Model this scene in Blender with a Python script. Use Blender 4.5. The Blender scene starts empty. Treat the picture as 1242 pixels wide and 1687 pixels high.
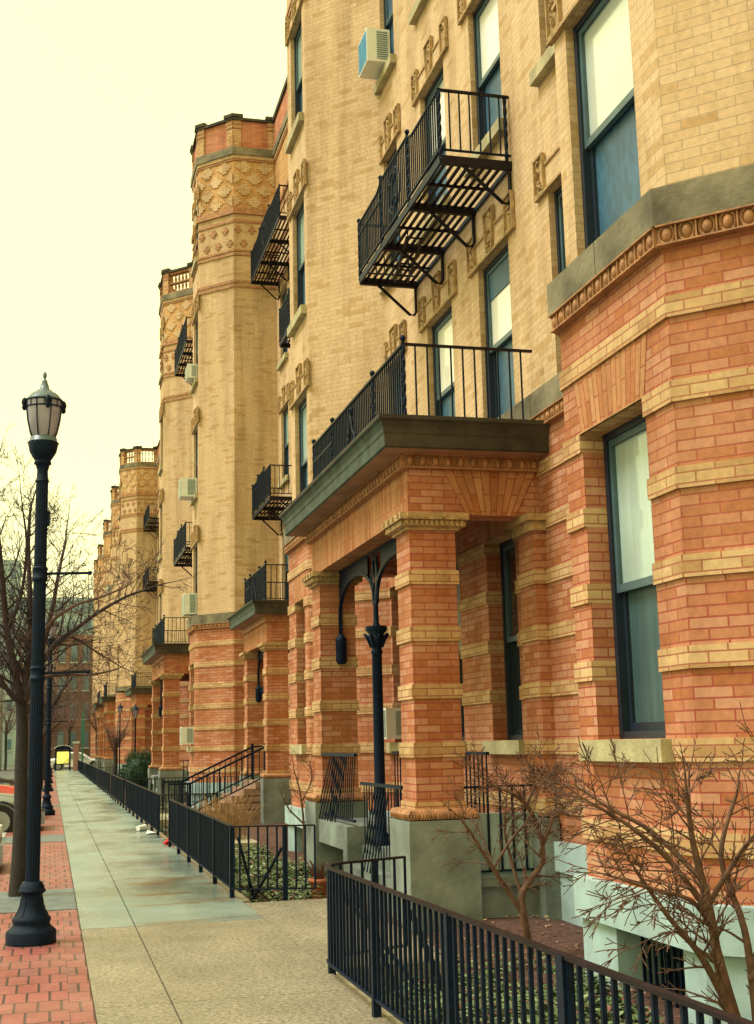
import bpy, math, random
from mathutils import Vector, Matrix
R=math.radians
sc=bpy.context.scene
COL=sc.collection
rng=random.Random(7)
# ------------------------------------------------------------------ materials
MATS={}
def newmat(name):
    m=bpy.data.materials.new(name); m.use_nodes=True
    nt=m.node_tree; b=nt.nodes['Principled BSDF']; MATS[name]=m
    return m,nt,b
def nd(nt,t,**k):
    n=nt.nodes.new(t)
    for a,v in k.items():
        if a.startswith('i_'): n.inputs[a[2:].replace('_',' ')].default_value=v
        else: setattr(n,a,v)
    return n
def mixc(nt,fac,a,b,mode='MIX'):
    m=nt.nodes.new('ShaderNodeMix'); m.data_type='RGBA'; m.blend_type=mode
    for s,v in ((0,fac),(6,a),(7,b)):
        if hasattr(v,'is_output') or isinstance(v,bpy.types.NodeSocket): nt.links.new(v,m.inputs[s])
        elif s==0: m.inputs[0].default_value=v
        else: m.inputs[s].default_value=(*v,1)
    return m.outputs[2]
def ramp(nt,src,p0,p1,c0=(0,0,0),c1=(1,1,1)):
    r=nt.nodes.new('ShaderNodeValToRGB'); nt.links.new(src,r.inputs[0])
    e=r.color_ramp.elements; e[0].position=p0; e[1].position=p1; e[0].color=(*c0,1); e[1].color=(*c1,1)
    return r.outputs[0]
def noise(nt,vec,scale,detail=4,rough=.55):
    n=nd(nt,'ShaderNodeTexNoise'); n.inputs['Scale'].default_value=scale; n.inputs['Detail'].default_value=detail; n.inputs['Roughness'].default_value=rough
    if vec: nt.links.new(vec,n.inputs['Vector'])
    return n.outputs[0]
def mapping(nt,src,scale=(1,1,1),loc=(0,0,0)):
    m=nt.nodes.new('ShaderNodeMapping'); m.inputs['Scale'].default_value=scale; m.inputs['Location'].default_value=loc
    nt.links.new(src,m.inputs['Vector']); return m.outputs[0]
def plain(name,col,rough=.6,metal=0,var=.25,scale=6,bump=0,coat=0,spec=.5):
    m,nt,b=newmat(name)
    tc=nd(nt,'ShaderNodeTexCoord').outputs['Object']
    n=noise(nt,tc,scale)
    d=tuple(c*(1-var) for c in col); l=tuple(min(1,c*(1+var)) for c in col)
    nt.links.new(ramp(nt,n,.3,.7,d,l),b.inputs['Base Color'])
    b.inputs['Roughness'].default_value=rough; b.inputs['Metallic'].default_value=metal
    b.inputs['Coat Weight'].default_value=coat; b.inputs['Specular IOR Level'].default_value=spec
    if bump:
        bp=nd(nt,'ShaderNodeBump'); bp.inputs['Strength'].default_value=bump; bp.inputs['Distance'].default_value=.02
        nt.links.new(noise(nt,tc,scale*8,6),bp.inputs['Height']); nt.links.new(bp.outputs[0],b.inputs['Normal'])
    return m
def painted_folds(name,sc_=(7,7,.5),amt=.3,wave=False):  # fold shading and screen moire multiplied into the pane colour
    m=MATS[name]; nt=m.node_tree; b=nt.nodes['Principled BSDF']; src=b.inputs['Base Color'].links[0].from_socket
    ob=nd(nt,'ShaderNodeTexCoord').outputs['Object']
    if wave:
        w=nd(nt,'ShaderNodeTexWave'); w.inputs['Scale'].default_value=9; w.inputs['Distortion'].default_value=9; w.inputs['Detail'].default_value=1.5; w.inputs['Detail Scale'].default_value=1.2
        nt.links.new(mapping(nt,ob,(1,1,.45)),w.inputs['Vector']); f=w.outputs['Fac']
    else: f=noise(nt,mapping(nt,ob,sc_),1.0,5,.6)
    g=ramp(nt,f,.3,.7,(1-amt,)*3,(1+amt*.6,)*3); nt.links.new(mixc(nt,1,src,g,'MULTIPLY'),b.inputs['Base Color'])
def brick(name,c1,c2,c3,mortar,w=.25,h=.0717,ms=.006,stain=(.45,.38,.25),staina=.25,rough=.85,bump=.45,pk=(.62,.8)):
    m,nt,b=newmat(name)
    uv=nd(nt,'ShaderNodeTexCoord').outputs['UV']; ob=nd(nt,'ShaderNodeTexCoord').outputs['Object']
    def bt(a,bb,off=(0,0,0)):
        t=nd(nt,'ShaderNodeTexBrick'); t.inputs['Scale'].default_value=1; t.inputs['Brick Width'].default_value=w
        t.inputs['Row Height'].default_value=h; t.inputs['Mortar Size'].default_value=ms; t.inputs['Mortar Smooth'].default_value=.2
        t.inputs['Color1'].default_value=(*a,1); t.inputs['Color2'].default_value=(*bb,1); t.inputs['Mortar'].default_value=(*mortar,1)
        t.inputs['Bias'].default_value=0
        nt.links.new(mapping(nt,uv,(1,1,1),off),t.inputs['Vector']); return t
    t=bt(c1,c2); t2=bt((0,0,0),(1,1,1),(w*6,h*14,0)); t2.inputs['Mortar'].default_value=(0,0,0,1); t2.inputs['Mortar Size'].default_value=ms
    pick=ramp(nt,t2.outputs['Color'],*pk)
    col=mixc(nt,pick,t.outputs['Color'],c3)
    # keep mortar
    col=mixc(nt,t.outputs['Fac'],col,mortar)
    big=ramp(nt,noise(nt,ob,.9,5),.45,.75)
    mm=nd(nt,'ShaderNodeMath',operation='MULTIPLY'); nt.links.new(big,mm.inputs[0]); mm.inputs[1].default_value=staina
    col=mixc(nt,mm.outputs[0],col,stain)
    fine=ramp(nt,noise(nt,ob,22,5),.25,.75,(.82,.82,.82),(1.12,1.12,1.12))
    col=mixc(nt,1,col,fine,'MULTIPLY')
    grime=ramp(nt,noise(nt,mapping(nt,ob,(2.2,2.2,.28)),1.0,6,.65),.42,.72,(1,1,1),(.66,.62,.56)); col=mixc(nt,1,col,grime,'MULTIPLY')
    nt.links.new(col,b.inputs['Base Color']); b.inputs['Roughness'].default_value=rough; b.inputs['Specular IOR Level'].default_value=.25
    inv=nd(nt,'ShaderNodeMath',operation='SUBTRACT'); inv.inputs[0].default_value=1; nt.links.new(t.outputs['Fac'],inv.inputs[1])
    ad=nd(nt,'ShaderNodeMath',operation='MULTIPLY_ADD'); nt.links.new(noise(nt,ob,60,4),ad.inputs[0]); ad.inputs[1].default_value=.35; nt.links.new(inv.outputs[0],ad.inputs[2])
    bp=nd(nt,'ShaderNodeBump'); bp.inputs['Strength'].default_value=bump; bp.inputs['Distance'].default_value=.008
    nt.links.new(ad.outputs[0],bp.inputs['Height']); nt.links.new(bp.outputs[0],b.inputs['Normal'])
    return m
brick('yellow_brick',(.61,.42,.235),(.66,.47,.28),(.52,.33,.155),(.46,.33,.205),ms=.0045,stain=(.56,.37,.18),staina=.25,pk=(.82,.95))
brick('orange_brick',(.47,.18,.09),(.56,.29,.18),(.42,.15,.06),(.36,.085,.055),ms=.0065,stain=(.44,.21,.09),staina=.35,pk=(.62,.85))
brick('band_brick',(.58,.37,.185),(.64,.44,.235),(.47,.28,.13),(.38,.14,.08),ms=.006,stain=(.40,.26,.10),staina=.35)
brick('arch_brick',(.46,.20,.085),(.52,.27,.13),(.40,.15,.055),(.32,.08,.045),w=.36,stain=(.40,.21,.09))
brick('red_panel_brick',(.52,.20,.11),(.58,.26,.14),(.46,.17,.09),(.42,.15,.09))
brick('pavers',(.31,.085,.075),(.36,.12,.11),(.28,.11,.105),(.06,.035,.035),w=.145,h=.33,ms=.009,stain=(.38,.24,.19),staina=.5,rough=.5,bump=.7)
plain('stone_belt',(.18,.155,.095),.85,var=.55,scale=2.2,bump=.5)
plain('sill_stone',(.40,.35,.20),.85,var=.3,scale=4,bump=.4)
plain('terracotta',(.36,.17,.07),.7,var=.35,scale=9,bump=.3)
plain('ornament',(.40,.26,.115),.75,var=.35,scale=14,bump=.4)
plain('pale_plinth',(.33,.46,.46),.8,var=.22,scale=3,bump=.12)
plain('gray_plinth',(.17,.20,.18),.85,var=.55,scale=1.5,bump=.5)
plain('copper',(.028,.048,.034),.7,var=.6,scale=5,bump=.3)
plain('cornice_stone',(.042,.034,.021),.85,var=.6,scale=3,bump=.4)
plain('soffit',(.30,.17,.10),.85,var=.25,scale=3)
plain('iron',(.0015,.009,.028),.5,var=.45,scale=25,spec=.16,bump=.3)
plain('iron_rusty',(.010,.006,.010),.5,spec=.2,var=.5,scale=12)
plain('frame_paint',(.008,.018,.035),.45,var=.2)
plain('frame_teal',(.06,.11,.13),.4,var=.2)
plain('inside_shade',(.006,.010,.016),.8,var=.1)
plain('sky_white_blind',(.88,.88,.80),.35,var=.03,coat=1)  # white blind with the upper panes' bright sky reflection put into its colour
plain('sky_glass',(.55,.62,.58),.12,var=.1,scale=1,coat=1,spec=1)  # pale sky reflection put into the base colour of the glass
plain('pale_shade',(.42,.56,.52),.3,var=.18,scale=1.2,coat=1)
plain('screen_glass',(.035,.10,.17),.4,var=.3,scale=1.5,spec=.35)
plain('screen_teal',(.05,.10,.11),.35,var=.25,scale=1.0,spec=.4)
plain('dark_glass',(.012,.022,.03),.08,var=.3,scale=1.5,coat=1,spec=.8)
painted_folds('pale_shade',amt=.28); painted_folds('sky_white_blind',(5,5,.3),.07); painted_folds('screen_teal',amt=.35); painted_folds('screen_glass',amt=.14,wave=True); painted_folds('dark_glass',amt=.5)
plain('ac_white',(.72,.74,.66),.5,var=.06)
plain('ac_grille',(.16,.24,.22),.6,var=.2)
plain('ac_blue',(.16,.42,.62),.4,var=.1)
plain('bark',(.025,.02,.018),.85,var=.4,scale=12,bump=.6)
plain('twig_dark',(.045,.028,.03),.8,var=.3,scale=12)
plain('twig_red',(.12,.06,.045),.75,var=.35,scale=12)
plain('shrub_bark',(.14,.07,.04),.75,var=.45,scale=18,bump=.4)
plain('dry_stem',(.36,.22,.10),.8,var=.3,scale=12)
plain('soil',(.10,.045,.03),.95,var=.5,scale=14,bump=1)
plain('ivy_a',(.09,.14,.05),.45,var=.4,scale=7)
plain('ivy_b',(.22,.28,.15),.45,var=.3,scale=7)
plain('ivy_c',(.16,.06,.05),.6,var=.3,scale=7)
plain('evergreen',(.02,.06,.025),.7,var=.5,scale=5)
plain('asphalt',(.07,.08,.085),.6,var=.3,scale=3,bump=.5)
plain('land',(.10,.11,.08),.9,var=.3,scale=.2)
plain('kerb_stone',(.42,.45,.40),.6,var=.2,scale=4,bump=.3)
plain('kerb_tan',(.34,.31,.2),.8,var=.3,scale=5,bump=.4)
plain('strip_gray',(.13,.16,.16),.6,var=.35,scale=6,bump=.6)
plain('joint_dark',(.07,.06,.06),.9,var=.3)
plain('brownstone',(.26,.15,.10),.85,var=.3,scale=5,bump=.4)
plain('car_black',(.012,.014,.02),.15,var=.1,coat=1)
plain('car_red',(.50,.012,.01),.2,var=.1,coat=1)
plain('car_silver',(.25,.28,.29),.25,metal=.6,var=.05,coat=1)
plain('car_white',(.7,.72,.72),.25,var=.05,coat=1)
plain('rubber',(.012,.012,.013),.8,var=.2)
plain('rim',(.35,.36,.36),.35,metal=.8,var=.1)
plain('car_glass',(.02,.05,.055),.05,var=.1,coat=1,spec=1)
plain('lamp_roof',(.10,.15,.17),.35,var=.3,scale=8)
plain('far_brick',(.23,.15,.13),.9,var=.25,scale=.4)  # paler and greyer, distance haze mixed into the brick colour
plain('far_brick_b',(.32,.18,.15),.9,var=.2,scale=.4)
plain('far_tower',(.33,.42,.45),.8,var=.15,scale=.2)
plain('far_win',(.10,.18,.24),.2,var=.4,scale=.3,coat=.5)
plain('far_trim',(.45,.5,.46),.8,var=.1)
plain('pot',(.42,.13,.06),.8,var=.2)
plain('litter_white',(.75,.77,.75),.5,var=.1)
plain('litter_red',(.6,.03,.03),.5,var=.1)
plain('sign_green',(.03,.16,.13),.5,var=.2)
def lampglass():
    m,nt,b=newmat('lamp_glass')
    b.inputs['Base Color'].default_value=(.36,.34,.44,1); b.inputs['Roughness'].default_value=.35
    b.inputs['Transmission Weight'].default_value=.35; b.inputs['Coat Weight'].default_value=.6
lampglass()
def emis(name,col,s):
    m,nt,b=newmat(name)
    tc=nd(nt,'ShaderNodeTexCoord').outputs['Object']
    c=ramp(nt,noise(nt,tc,1.6,2),.35,.65,tuple(x*.45 for x in col),col)
    nt.links.new(c,b.inputs['Base Color']); nt.links.new(c,b.inputs['Emission Color']); b.inputs['Emission Strength'].default_value=s
emis('poster_light',(.80,.70,.12),.9)
emis('signal_amber',(1,.35,.05),2.0)
def concrete(name,base,dark,light,wet,grain,stains=True):
    m,nt,b=newmat(name)
    ob=nd(nt,'ShaderNodeTexCoord').outputs['Object']
    c=ramp(nt,noise(nt,ob,.8,5),.3,.7,dark,base)
    g=ramp(nt,noise(nt,ob,30,6,.85),.40,.60,(1-grain,)*3,(1+grain,)*3)
    c=mixc(nt,1,c,g,'MULTIPLY')
    sp=ramp(nt,noise(nt,ob,48,2),.62,.68)
    m2=nd(nt,'ShaderNodeMath',operation='MULTIPLY'); nt.links.new(sp,m2.inputs[0]); m2.inputs[1].default_value=grain
    c=mixc(nt,m2.outputs[0],c,light)
    dk=ramp(nt,noise(nt,ob,64,2),.60,.66,(1,1,1),(1-grain*.9,)*3); c=mixc(nt,1,c,dk,'MULTIPLY')
    dmp=ramp(nt,noise(nt,mapping(nt,ob,(.9,.5,1),(5,2,0)),1.6,6,.7),.42,.7,(1,1,1),(.72,.74,.72)); c=mixc(nt,1,c,dmp,'MULTIPLY')
    rough=ramp(nt,noise(nt,mapping(nt,ob,(.8,.35,1)),1.2,4),.35,.65,(wet,)*3,(wet+.38,)*3)
    if stains:
        st=ramp(nt,noise(nt,mapping(nt,ob,(.9,2.8,1),(3.1,.4,0)),.8,5,.6),.53,.64)
        sx=nd(nt,'ShaderNodeSeparateXYZ'); nt.links.new(ob,sx.inputs[0])
        mx=nd(nt,'ShaderNodeMapRange'); mx.inputs[1].default_value=.7; mx.inputs[2].default_value=1.0; nt.links.new(sx.outputs[0],mx.inputs[0])
        my=nd(nt,'ShaderNodeMapRange'); my.inputs[1].default_value=26; my.inputs[2].default_value=20; nt.links.new(sx.outputs[1],my.inputs[0])
        a=nd(nt,'ShaderNodeMath',operation='MULTIPLY'); nt.links.new(mx.outputs[0],a.inputs[0]); nt.links.new(my.outputs[0],a.inputs[1])
        a2=nd(nt,'ShaderNodeMath',operation='MULTIPLY'); nt.links.new(a.outputs[0],a2.inputs[0]); nt.links.new(st,a2.inputs[1])
        a3=nd(nt,'ShaderNodeMath',operation='MULTIPLY'); nt.links.new(a2.outputs[0],a3.inputs[0]); a3.inputs[1].default_value=.8
        c=mixc(nt,a3.outputs[0],c,(.17,.09,.03))
    nt.links.new(c,b.inputs['Base Color']); nt.links.new(rough,b.inputs['Roughness'])
    bp=nd(nt,'ShaderNodeBump'); bp.inputs['Strength'].default_value=.25; bp.inputs['Distance'].default_value=.01
    nt.links.new(noise(nt,ob,120,4),bp.inputs['Height']); nt.links.new(bp.outputs[0],b.inputs['Normal'])
concrete('slab_tan',(.30,.26,.18),(.21,.18,.12),(.60,.55,.40),.45,.55,False)
concrete('slab_green',(.265,.335,.30),(.19,.26,.235),(.38,.45,.38),.10,.16,True)
# ------------------------------------------------------------------ mesh builder
def V(*a): return Vector(a)
class MB:
    def __init__(s): s.v=[]; s.f=[]; s.m=[]; s.uv=[]; s.names=[]; s.sm=[]
    def mi(s,n):
        if n not in s.names: s.names.append(n)
        return s.names.index(n)
    def face(s,pts,mat,uv=None,smooth=False):
        b=len(s.v); s.v+= [tuple(p) for p in pts]; s.f.append(tuple(range(b,b+len(pts)))); s.m.append(s.mi(mat)); s.uv.append(uv); s.sm.append(smooth)
    def grid(s,rows,mat,closed=False,smooth=True):
        b=len(s.v); n=len(rows[0])
        for r in rows: s.v+=[tuple(p) for p in r]
        k=s.mi(mat)
        for i in range(len(rows)-1):
            for j in range(n if closed else n-1):
                j2=(j+1)%n
                s.f.append((b+i*n+j,b+i*n+j2,b+(i+1)*n+j2,b+(i+1)*n+j)); s.m.append(k); s.uv.append(None); s.sm.append(smooth)
        return b
    def box(s,x0,x1,y0,y1,z0,z1,mat):
        p=[(x,y,z) for z in (z0,z1) for y in (y0,y1) for x in (x0,x1)]
        for q in ((0,2,3,1),(4,5,7,6),(0,1,5,4),(2,6,7,3),(0,4,6,2),(1,3,7,5)): s.face([p[i] for i in q],mat)
    def obox(s,F,s0,s1,o0,o1,z0,z1,mat):
        P=[F.p(a,o,z) for z in (z0,z1) for o in (o0,o1) for a in (s0,s1)]
        for q in ((0,1,3,2),(4,6,7,5),(0,4,5,1),(2,3,7,6),(0,2,6,4),(1,5,7,3)): s.face([P[i] for i in q],mat)
    def bar(s,a,b,w,mat,h=None,up=V(0,0,1)):
        a=Vector(a); b=Vector(b); d=(b-a).normalized(); 
        if abs(d.dot(up))>.95: up=V(1,0,0)
        x=d.cross(up).normalized(); y=x.cross(d); h=h or w
        P=[q+x*sx*w/2+y*sy*h/2 for q in (a,b) for sx,sy in ((-1,-1),(1,-1),(1,1),(-1,1))]
        for q in ((0,1,5,4),(1,2,6,5),(2,3,7,6),(3,0,4,7),(3,2,1,0),(4,5,6,7)): s.face([P[i] for i in q],mat)
    def tube(s,pts,rad,mat,n=6,cap=True,smooth=True):
        pts=[Vector(p) for p in pts]; N=len(pts)
        if not hasattr(rad,'__len__'): rad=[rad]*N
        rows=[]; ref=None
        for i in range(N):
            d=(pts[min(i+1,N-1)]-pts[max(i-1,0)])
            if d.length<1e-9: d=V(0,0,1)
            d.normalize()
            if ref is None: ref=V(0,0,1) if abs(d.z)<.9 else V(1,0,0)
            x=d.cross(ref)
            if x.length<1e-4: x=d.cross(V(1,0,0))
            x.normalize(); y=d.cross(x); ref=-y if False else ref
            rows.append([pts[i]+(x*math.cos(t)+y*math.sin(t))*rad[i] for t in [2*math.pi*k/n for k in range(n)]])
        s.grid(rows,mat,True,smooth)
        if cap:
            s.face(list(reversed(rows[0])),mat); s.face(rows[-1],mat)
    def lathe(s,cx,cy,prof,mat,n=24,flute=0,smooth=True):
        rows=[]
        for r,z in prof:
            rows.append([(cx+(r-(flute*r if k%2 else 0))*math.cos(2*math.pi*k/n),cy+(r-(flute*r if k%2 else 0))*math.sin(2*math.pi*k/n),z) for k in range(n)])
        s.grid(rows,mat,True,smooth)
        s.face(list(reversed(rows[0])),mat); s.face(rows[-1],mat)
    def ball(s,c,r,mat,n=8,sz=1):
        s.lathe(c[0],c[1],[(max(.001,r*math.sin(math.pi*i/6)),c[2]-r*sz*math.cos(math.pi*i/6)) for i in range(7)],mat,n)
    def build(s,name,parent=None,bevel=0):
        me=bpy.data.meshes.new(name); me.from_pydata(s.v,[],s.f); me.update()
        for n in s.names: me.materials.append(MATS[n])
        me.polygons.foreach_set('material_index',s.m); me.polygons.foreach_set('use_smooth',s.sm)
        uvl=me.uv_layers.new(name='UVMap').data
        for pi,p in enumerate(me.polygons):
            u=s.uv[pi]; n=p.normal
            if u is None:
                if abs(n.z)>.7: f=lambda c:(c.x,c.y)
                else:
                    t=Vector((-n.y,n.x)); t.normalize(); f=lambda c:(c.x*t.x+c.y*t.y+40,c.z+10)
                for li in p.loop_indices: uvl[li].uv=f(me.vertices[me.loops[li].vertex_index].co)
            else:
                for k,li in enumerate(p.loop_indices): uvl[li].uv=u[k]
        o=bpy.data.objects.new(name,me); COL.objects.link(o)
        if parent is not None: 
            o.parent=parent; o.matrix_parent_inverse=Matrix.Translation(-Vector(parent.location)) if parent.type=='EMPTY' else Matrix()
        if bevel:
            md=o.modifiers.new('Bevel','BEVEL'); md.width=bevel; md.segments=2; md.limit_method='ANGLE'; md.angle_limit=R(50)
        return o
def tag(o,label=None,cat=None,group=None,kind=None):
    for k,v in (('label',label),('category',cat),('group',group),('kind',kind)):
        if v: o[k]=v
    return o
def thing(name,label,cat,loc=(0,0,0),group=None):
    o=bpy.data.objects.new(name,None); COL.objects.link(o); o.location=loc; o.empty_display_size=.2
    return tag(o,label,cat,group)
def copy_tree(o,parent=None,delta=None):
    c=o.copy(); COL.objects.link(c)
    if parent: c.parent=parent; c.matrix_parent_inverse=o.matrix_parent_inverse.copy()
    elif delta is not None: c.location=Vector(o.location)+Vector(delta)
    for ch in list(o.children): copy_tree(ch,c)
    return c
class Frame:            # a vertical facet: origin, direction along it, outward normal, seen left to right from outside
    def __init__(s,a,b): 
        s.a=Vector((*a,0)); s.b=Vector((*b,0)); s.L=(s.b-s.a).length; s.d=(s.b-s.a)/s.L; s.n=Vector((s.d.y,-s.d.x,0))
    def p(s,t,o,z): q=s.a+s.d*t+s.n*o; return (q.x,q.y,z)
# ------------------------------------------------------------------ walls
def offset_poly(P,o):
    out=[]; N=len(P)
    fr=[Frame(P[i],P[i+1]) for i in range(N-1)]
    for i in range(N):
        p=Vector((*P[i],0))
        if i==0: q=p+fr[0].n*o
        elif i==N-1: q=p+fr[-1].n*o
        else:
            n1,n2=fr[i-1].n,fr[i].n; m=(n1+n2); m.normalize(); q=p+m*(o/max(.3,m.dot(n1)))
        out.append(q)
    return out
def wall_zone(mb,P,z0,z1,o,mat,ops,ledge=.12):
    """ops: list of (seg,s0,s1,z0,z1)"""
    Q=offset_poly(P,o); I=offset_poly(P,o-ledge)
    ucum=0
    for i in range(len(P)-1):
        F=Frame(P[i],P[i+1]); A,B=Q[i],Q[i+1]
        oo=[(max(0,a),min(F.L,b),c,d) for (k,a,b,c,d) in ops if k==i and c<z1-1e-4 and d>z0+1e-4]
        ss=sorted({0,F.L}|{a for a,_,_,_ in oo}|{b for _,b,_,_ in oo}); zz=sorted({z0,z1}|{min(z1,max(z0,c)) for _,_,c,_ in oo}|{min(z1,max(z0,d)) for _,_,_,d in oo})
        def pt(s,z,QA=A,QB=B,off=o):
            if s<=1e-6: q=QA
            elif s>=F.L-1e-6: q=QB
            else: q=F.a+F.d*s+F.n*off
            return (q.x,q.y,z)
        def ip(s,z): return pt(s,z,I[i],I[i+1],o-ledge)
        for a,b in zip(ss,ss[1:]):
            if b-a<1e-5: continue
            for c,d in zip(zz,zz[1:]):
                if d-c<1e-5: continue
                ms,mz=(a+b)/2,(c+d)/2
                if any(x0<ms<x1 and y0<mz<y1 for x0,x1,y0,y1 in oo): continue
                u0,u1=ucum+a,ucum+b
                mb.face([pt(a,c),pt(b,c),pt(b,d),pt(a,d)],mat,[(u0,c+5),(u1,c+5),(u1,d+5),(u0,d+5)])
                if abs(c-z0)<1e-5: mb.face([ip(a,c),ip(b,c),pt(b,c),pt(a,c)],mat)
                if abs(d-z1)<1e-5: mb.face([pt(a,d),pt(b,d),ip(b,d),ip(a,d)],mat)
        for (a,b,c,d) in oo:       # reveals
            c2,d2=max(c,z0),min(d,z1); dep=-.32
            if a>1e-5: mb.face([F.p(a,o,c2),F.p(a,dep,c2),F.p(a,dep,d2),F.p(a,o,d2)][::-1],mat,[(0,c2+5),(.35+o,c2+5),(.35+o,d2+5),(0,d2+5)][::-1])
            if b<F.L-1e-5: mb.face([F.p(b,o,c2),F.p(b,dep,c2),F.p(b,dep,d2),F.p(b,o,d2)],mat,[(0,c2+5),(.35+o,c2+5),(.35+o,d2+5),(0,d2+5)])
            if d<=z1+1e-5: mb.face([F.p(a,o,d),F.p(a,dep,d),F.p(b,dep,d),F.p(b,o,d)],mat)
            if c>=z0-1e-5: mb.face([F.p(a,o,c),F.p(b,o,c),F.p(b,dep,c),F.p(a,dep,c)],mat)
        ucum+=F.L
BANDS=[.852+.574*k for k in range(7)]
BH=.143
def build_walls(par,P,ops,top=20.0,diaper=(),upper=True):
    mb=MB()
    wall_zone(mb,P,-.35,.30,.12,'pale_plinth',ops,.25)
    wall_zone(mb,P,.30,.58,.17,'pale_plinth',ops,.2)
    z=.58
    for b in BANDS:
        if b>z: wall_zone(mb,P,z,b,.07,'orange_brick',ops,.1)
        wall_zone(mb,P,b,b+BH,.092,'band_brick',ops,.1); z=b+BH
    wall_zone(mb,P,z,4.78,.07,'orange_brick',ops,.1)
    wall_zone(mb,P,5.18,14.62,0,'yellow_brick',ops)
    wall_zone(mb,P,14.62,14.69,.03,'terracotta',ops); wall_zone(mb,P,14.69,14.76,0,'yellow_brick',ops); wall_zone(mb,P,14.76,14.84,.03,'terracotta',ops)
    wall_zone(mb,P,14.84,15.6,0,'yellow_brick',ops)
    wall_zone(mb,P,15.6,15.66,.03,'terracotta',ops); wall_zone(mb,P,15.66,15.72,0,'yellow_brick',ops); wall_zone(mb,P,15.72,15.78,.03,'terracotta',ops)
    wall_zone(mb,P,15.78,16.62,0,'yellow_brick',ops)
    wall_zone(mb,P,16.62,16.7,.03,'terracotta',ops); wall_zone(mb,P,16.7,16.88,.0,'yellow_brick',ops); wall_zone(mb,P,16.88,17.05,.06,'terracotta',ops)
    wall_zone(mb,P,17.05,18.55,0,'diaper_brick',ops)
    wall_zone(mb,P,18.55,18.62,.03,'terracotta',ops); wall_zone(mb,P,18.62,18.72,.05,'yellow_brick',ops)
    o=mb.build('wall',par)
    bl=MB(); wall_zone(bl,P,4.915,5.18,.15,'stone_belt',ops,.2); Q=offset_poly(P,.152)
    for i in range(len(P)-1):
        G=Frame((Q[i].x,Q[i].y),(Q[i+1].x,Q[i+1].y)); n=int(G.L/1.15)
        for k in range(1,n+1): sj=k*G.L/(n+1); bl.obox(G,sj-.003,sj+.003,-.01,.0008,4.92,5.176,'joint_dark')
    bl.build('stone_belt',par); bl=MB(); wall_zone(bl,P,18.72,18.95,.09,'stone_belt',ops,.3); bl.build('parapet_ledge',par)
    return o
def egg_strip(par,P,o,z0,z1,mat='terracotta',segs=None,pitch=.13,name='egg_moulding'):
    mb=MB(); wall_zone(mb,P,z0,z1,o,mat,[],.12)
    h=(z1-z0); Q=offset_poly(P,o)
    for i in range(len(P)-1):
        if segs is not None and i not in segs: continue
        A,B=Q[i],Q[i+1]; L=(B-A).length; n=int(L/pitch); F=Frame((A.x,A.y),(B.x,B.y))
        for k in range(n):
            s=(k+.5)*L/n; rows=[]
            for a in (0,.35,.7,.95):      # half-egg
                rr=math.cos(a*math.pi/2); rows.append([F.p(s+rr*pitch*.29*math.cos(t),.035*math.sin(a*math.pi/2)+.002,z0+h*.52+rr*h*.42*math.sin(t)) for t in [2*math.pi*j/8 for j in range(8)]])
            mb.grid(rows,mat,True)
            mb.face(rows[-1],mat)
            ring=[F.p(s+pitch*.40*math.cos(t),.012,z0+h*.52+h*.47*math.sin(t)) for t in [2*math.pi*j/10 for j in range(11)]]
            for A_,B_ in zip(ring,ring[1:]): mb.bar(A_,B_,.010,mat,.016)
            mb.obox(F,s+pitch*.46,s+pitch*.54,0,.03,z0+h*.1,z1-h*.05,mat)
        mb.obox(F,0,L,0,.045,z1-h*.08,z1,mat); mb.obox(F,0,L,0,.03,z0,z0+h*.09,mat)
    return mb.build(name,par)
brick('diaper_brick',(.60,.33,.14),(.66,.40,.18),(.54,.28,.11),(.46,.3,.14),stain=(.5,.3,.12))
def jack(mb,F,s0,s1,z0,z1,o,splay,mat='arch_brick'):
    n=max(4,round((s1-s0+splay)/.075)); c=(s0+s1)/2
    for k in range(n):
        a,b=k/n,(k+1)/n
        B0,B1=s0+(s1-s0)*a,s0+(s1-s0)*b; T0,T1=s0-splay+(s1-s0+2*splay)*a,s0-splay+(s1-s0+2*splay)*b
        v0,v1=k*.0717,(k+1)*.0717
        mb.face([F.p(B0,o,z0),F.p(B1,o,z0),F.p(T1,o,z1),F.p(T0,o,z1)],mat,[(5,v0),(5,v1),(5+z1-z0,v1),(5+z1-z0,v0)])
    mb.face([F.p(s0,o-.011,z0),F.p(s1,o-.011,z0),F.p(s1,o,z0),F.p(s0,o,z0)],mat)
    mb.face([F.p(s0,o-.1,z0),F.p(s0,o,z0),F.p(s0-splay,o,z1),F.p(s0-splay,o-.1,z1)],mat)
    mb.face([F.p(s1,o,z0),F.p(s1,o-.1,z0),F.p(s1+splay,o-.1,z1),F.p(s1+splay,o,z1)],mat)
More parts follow.
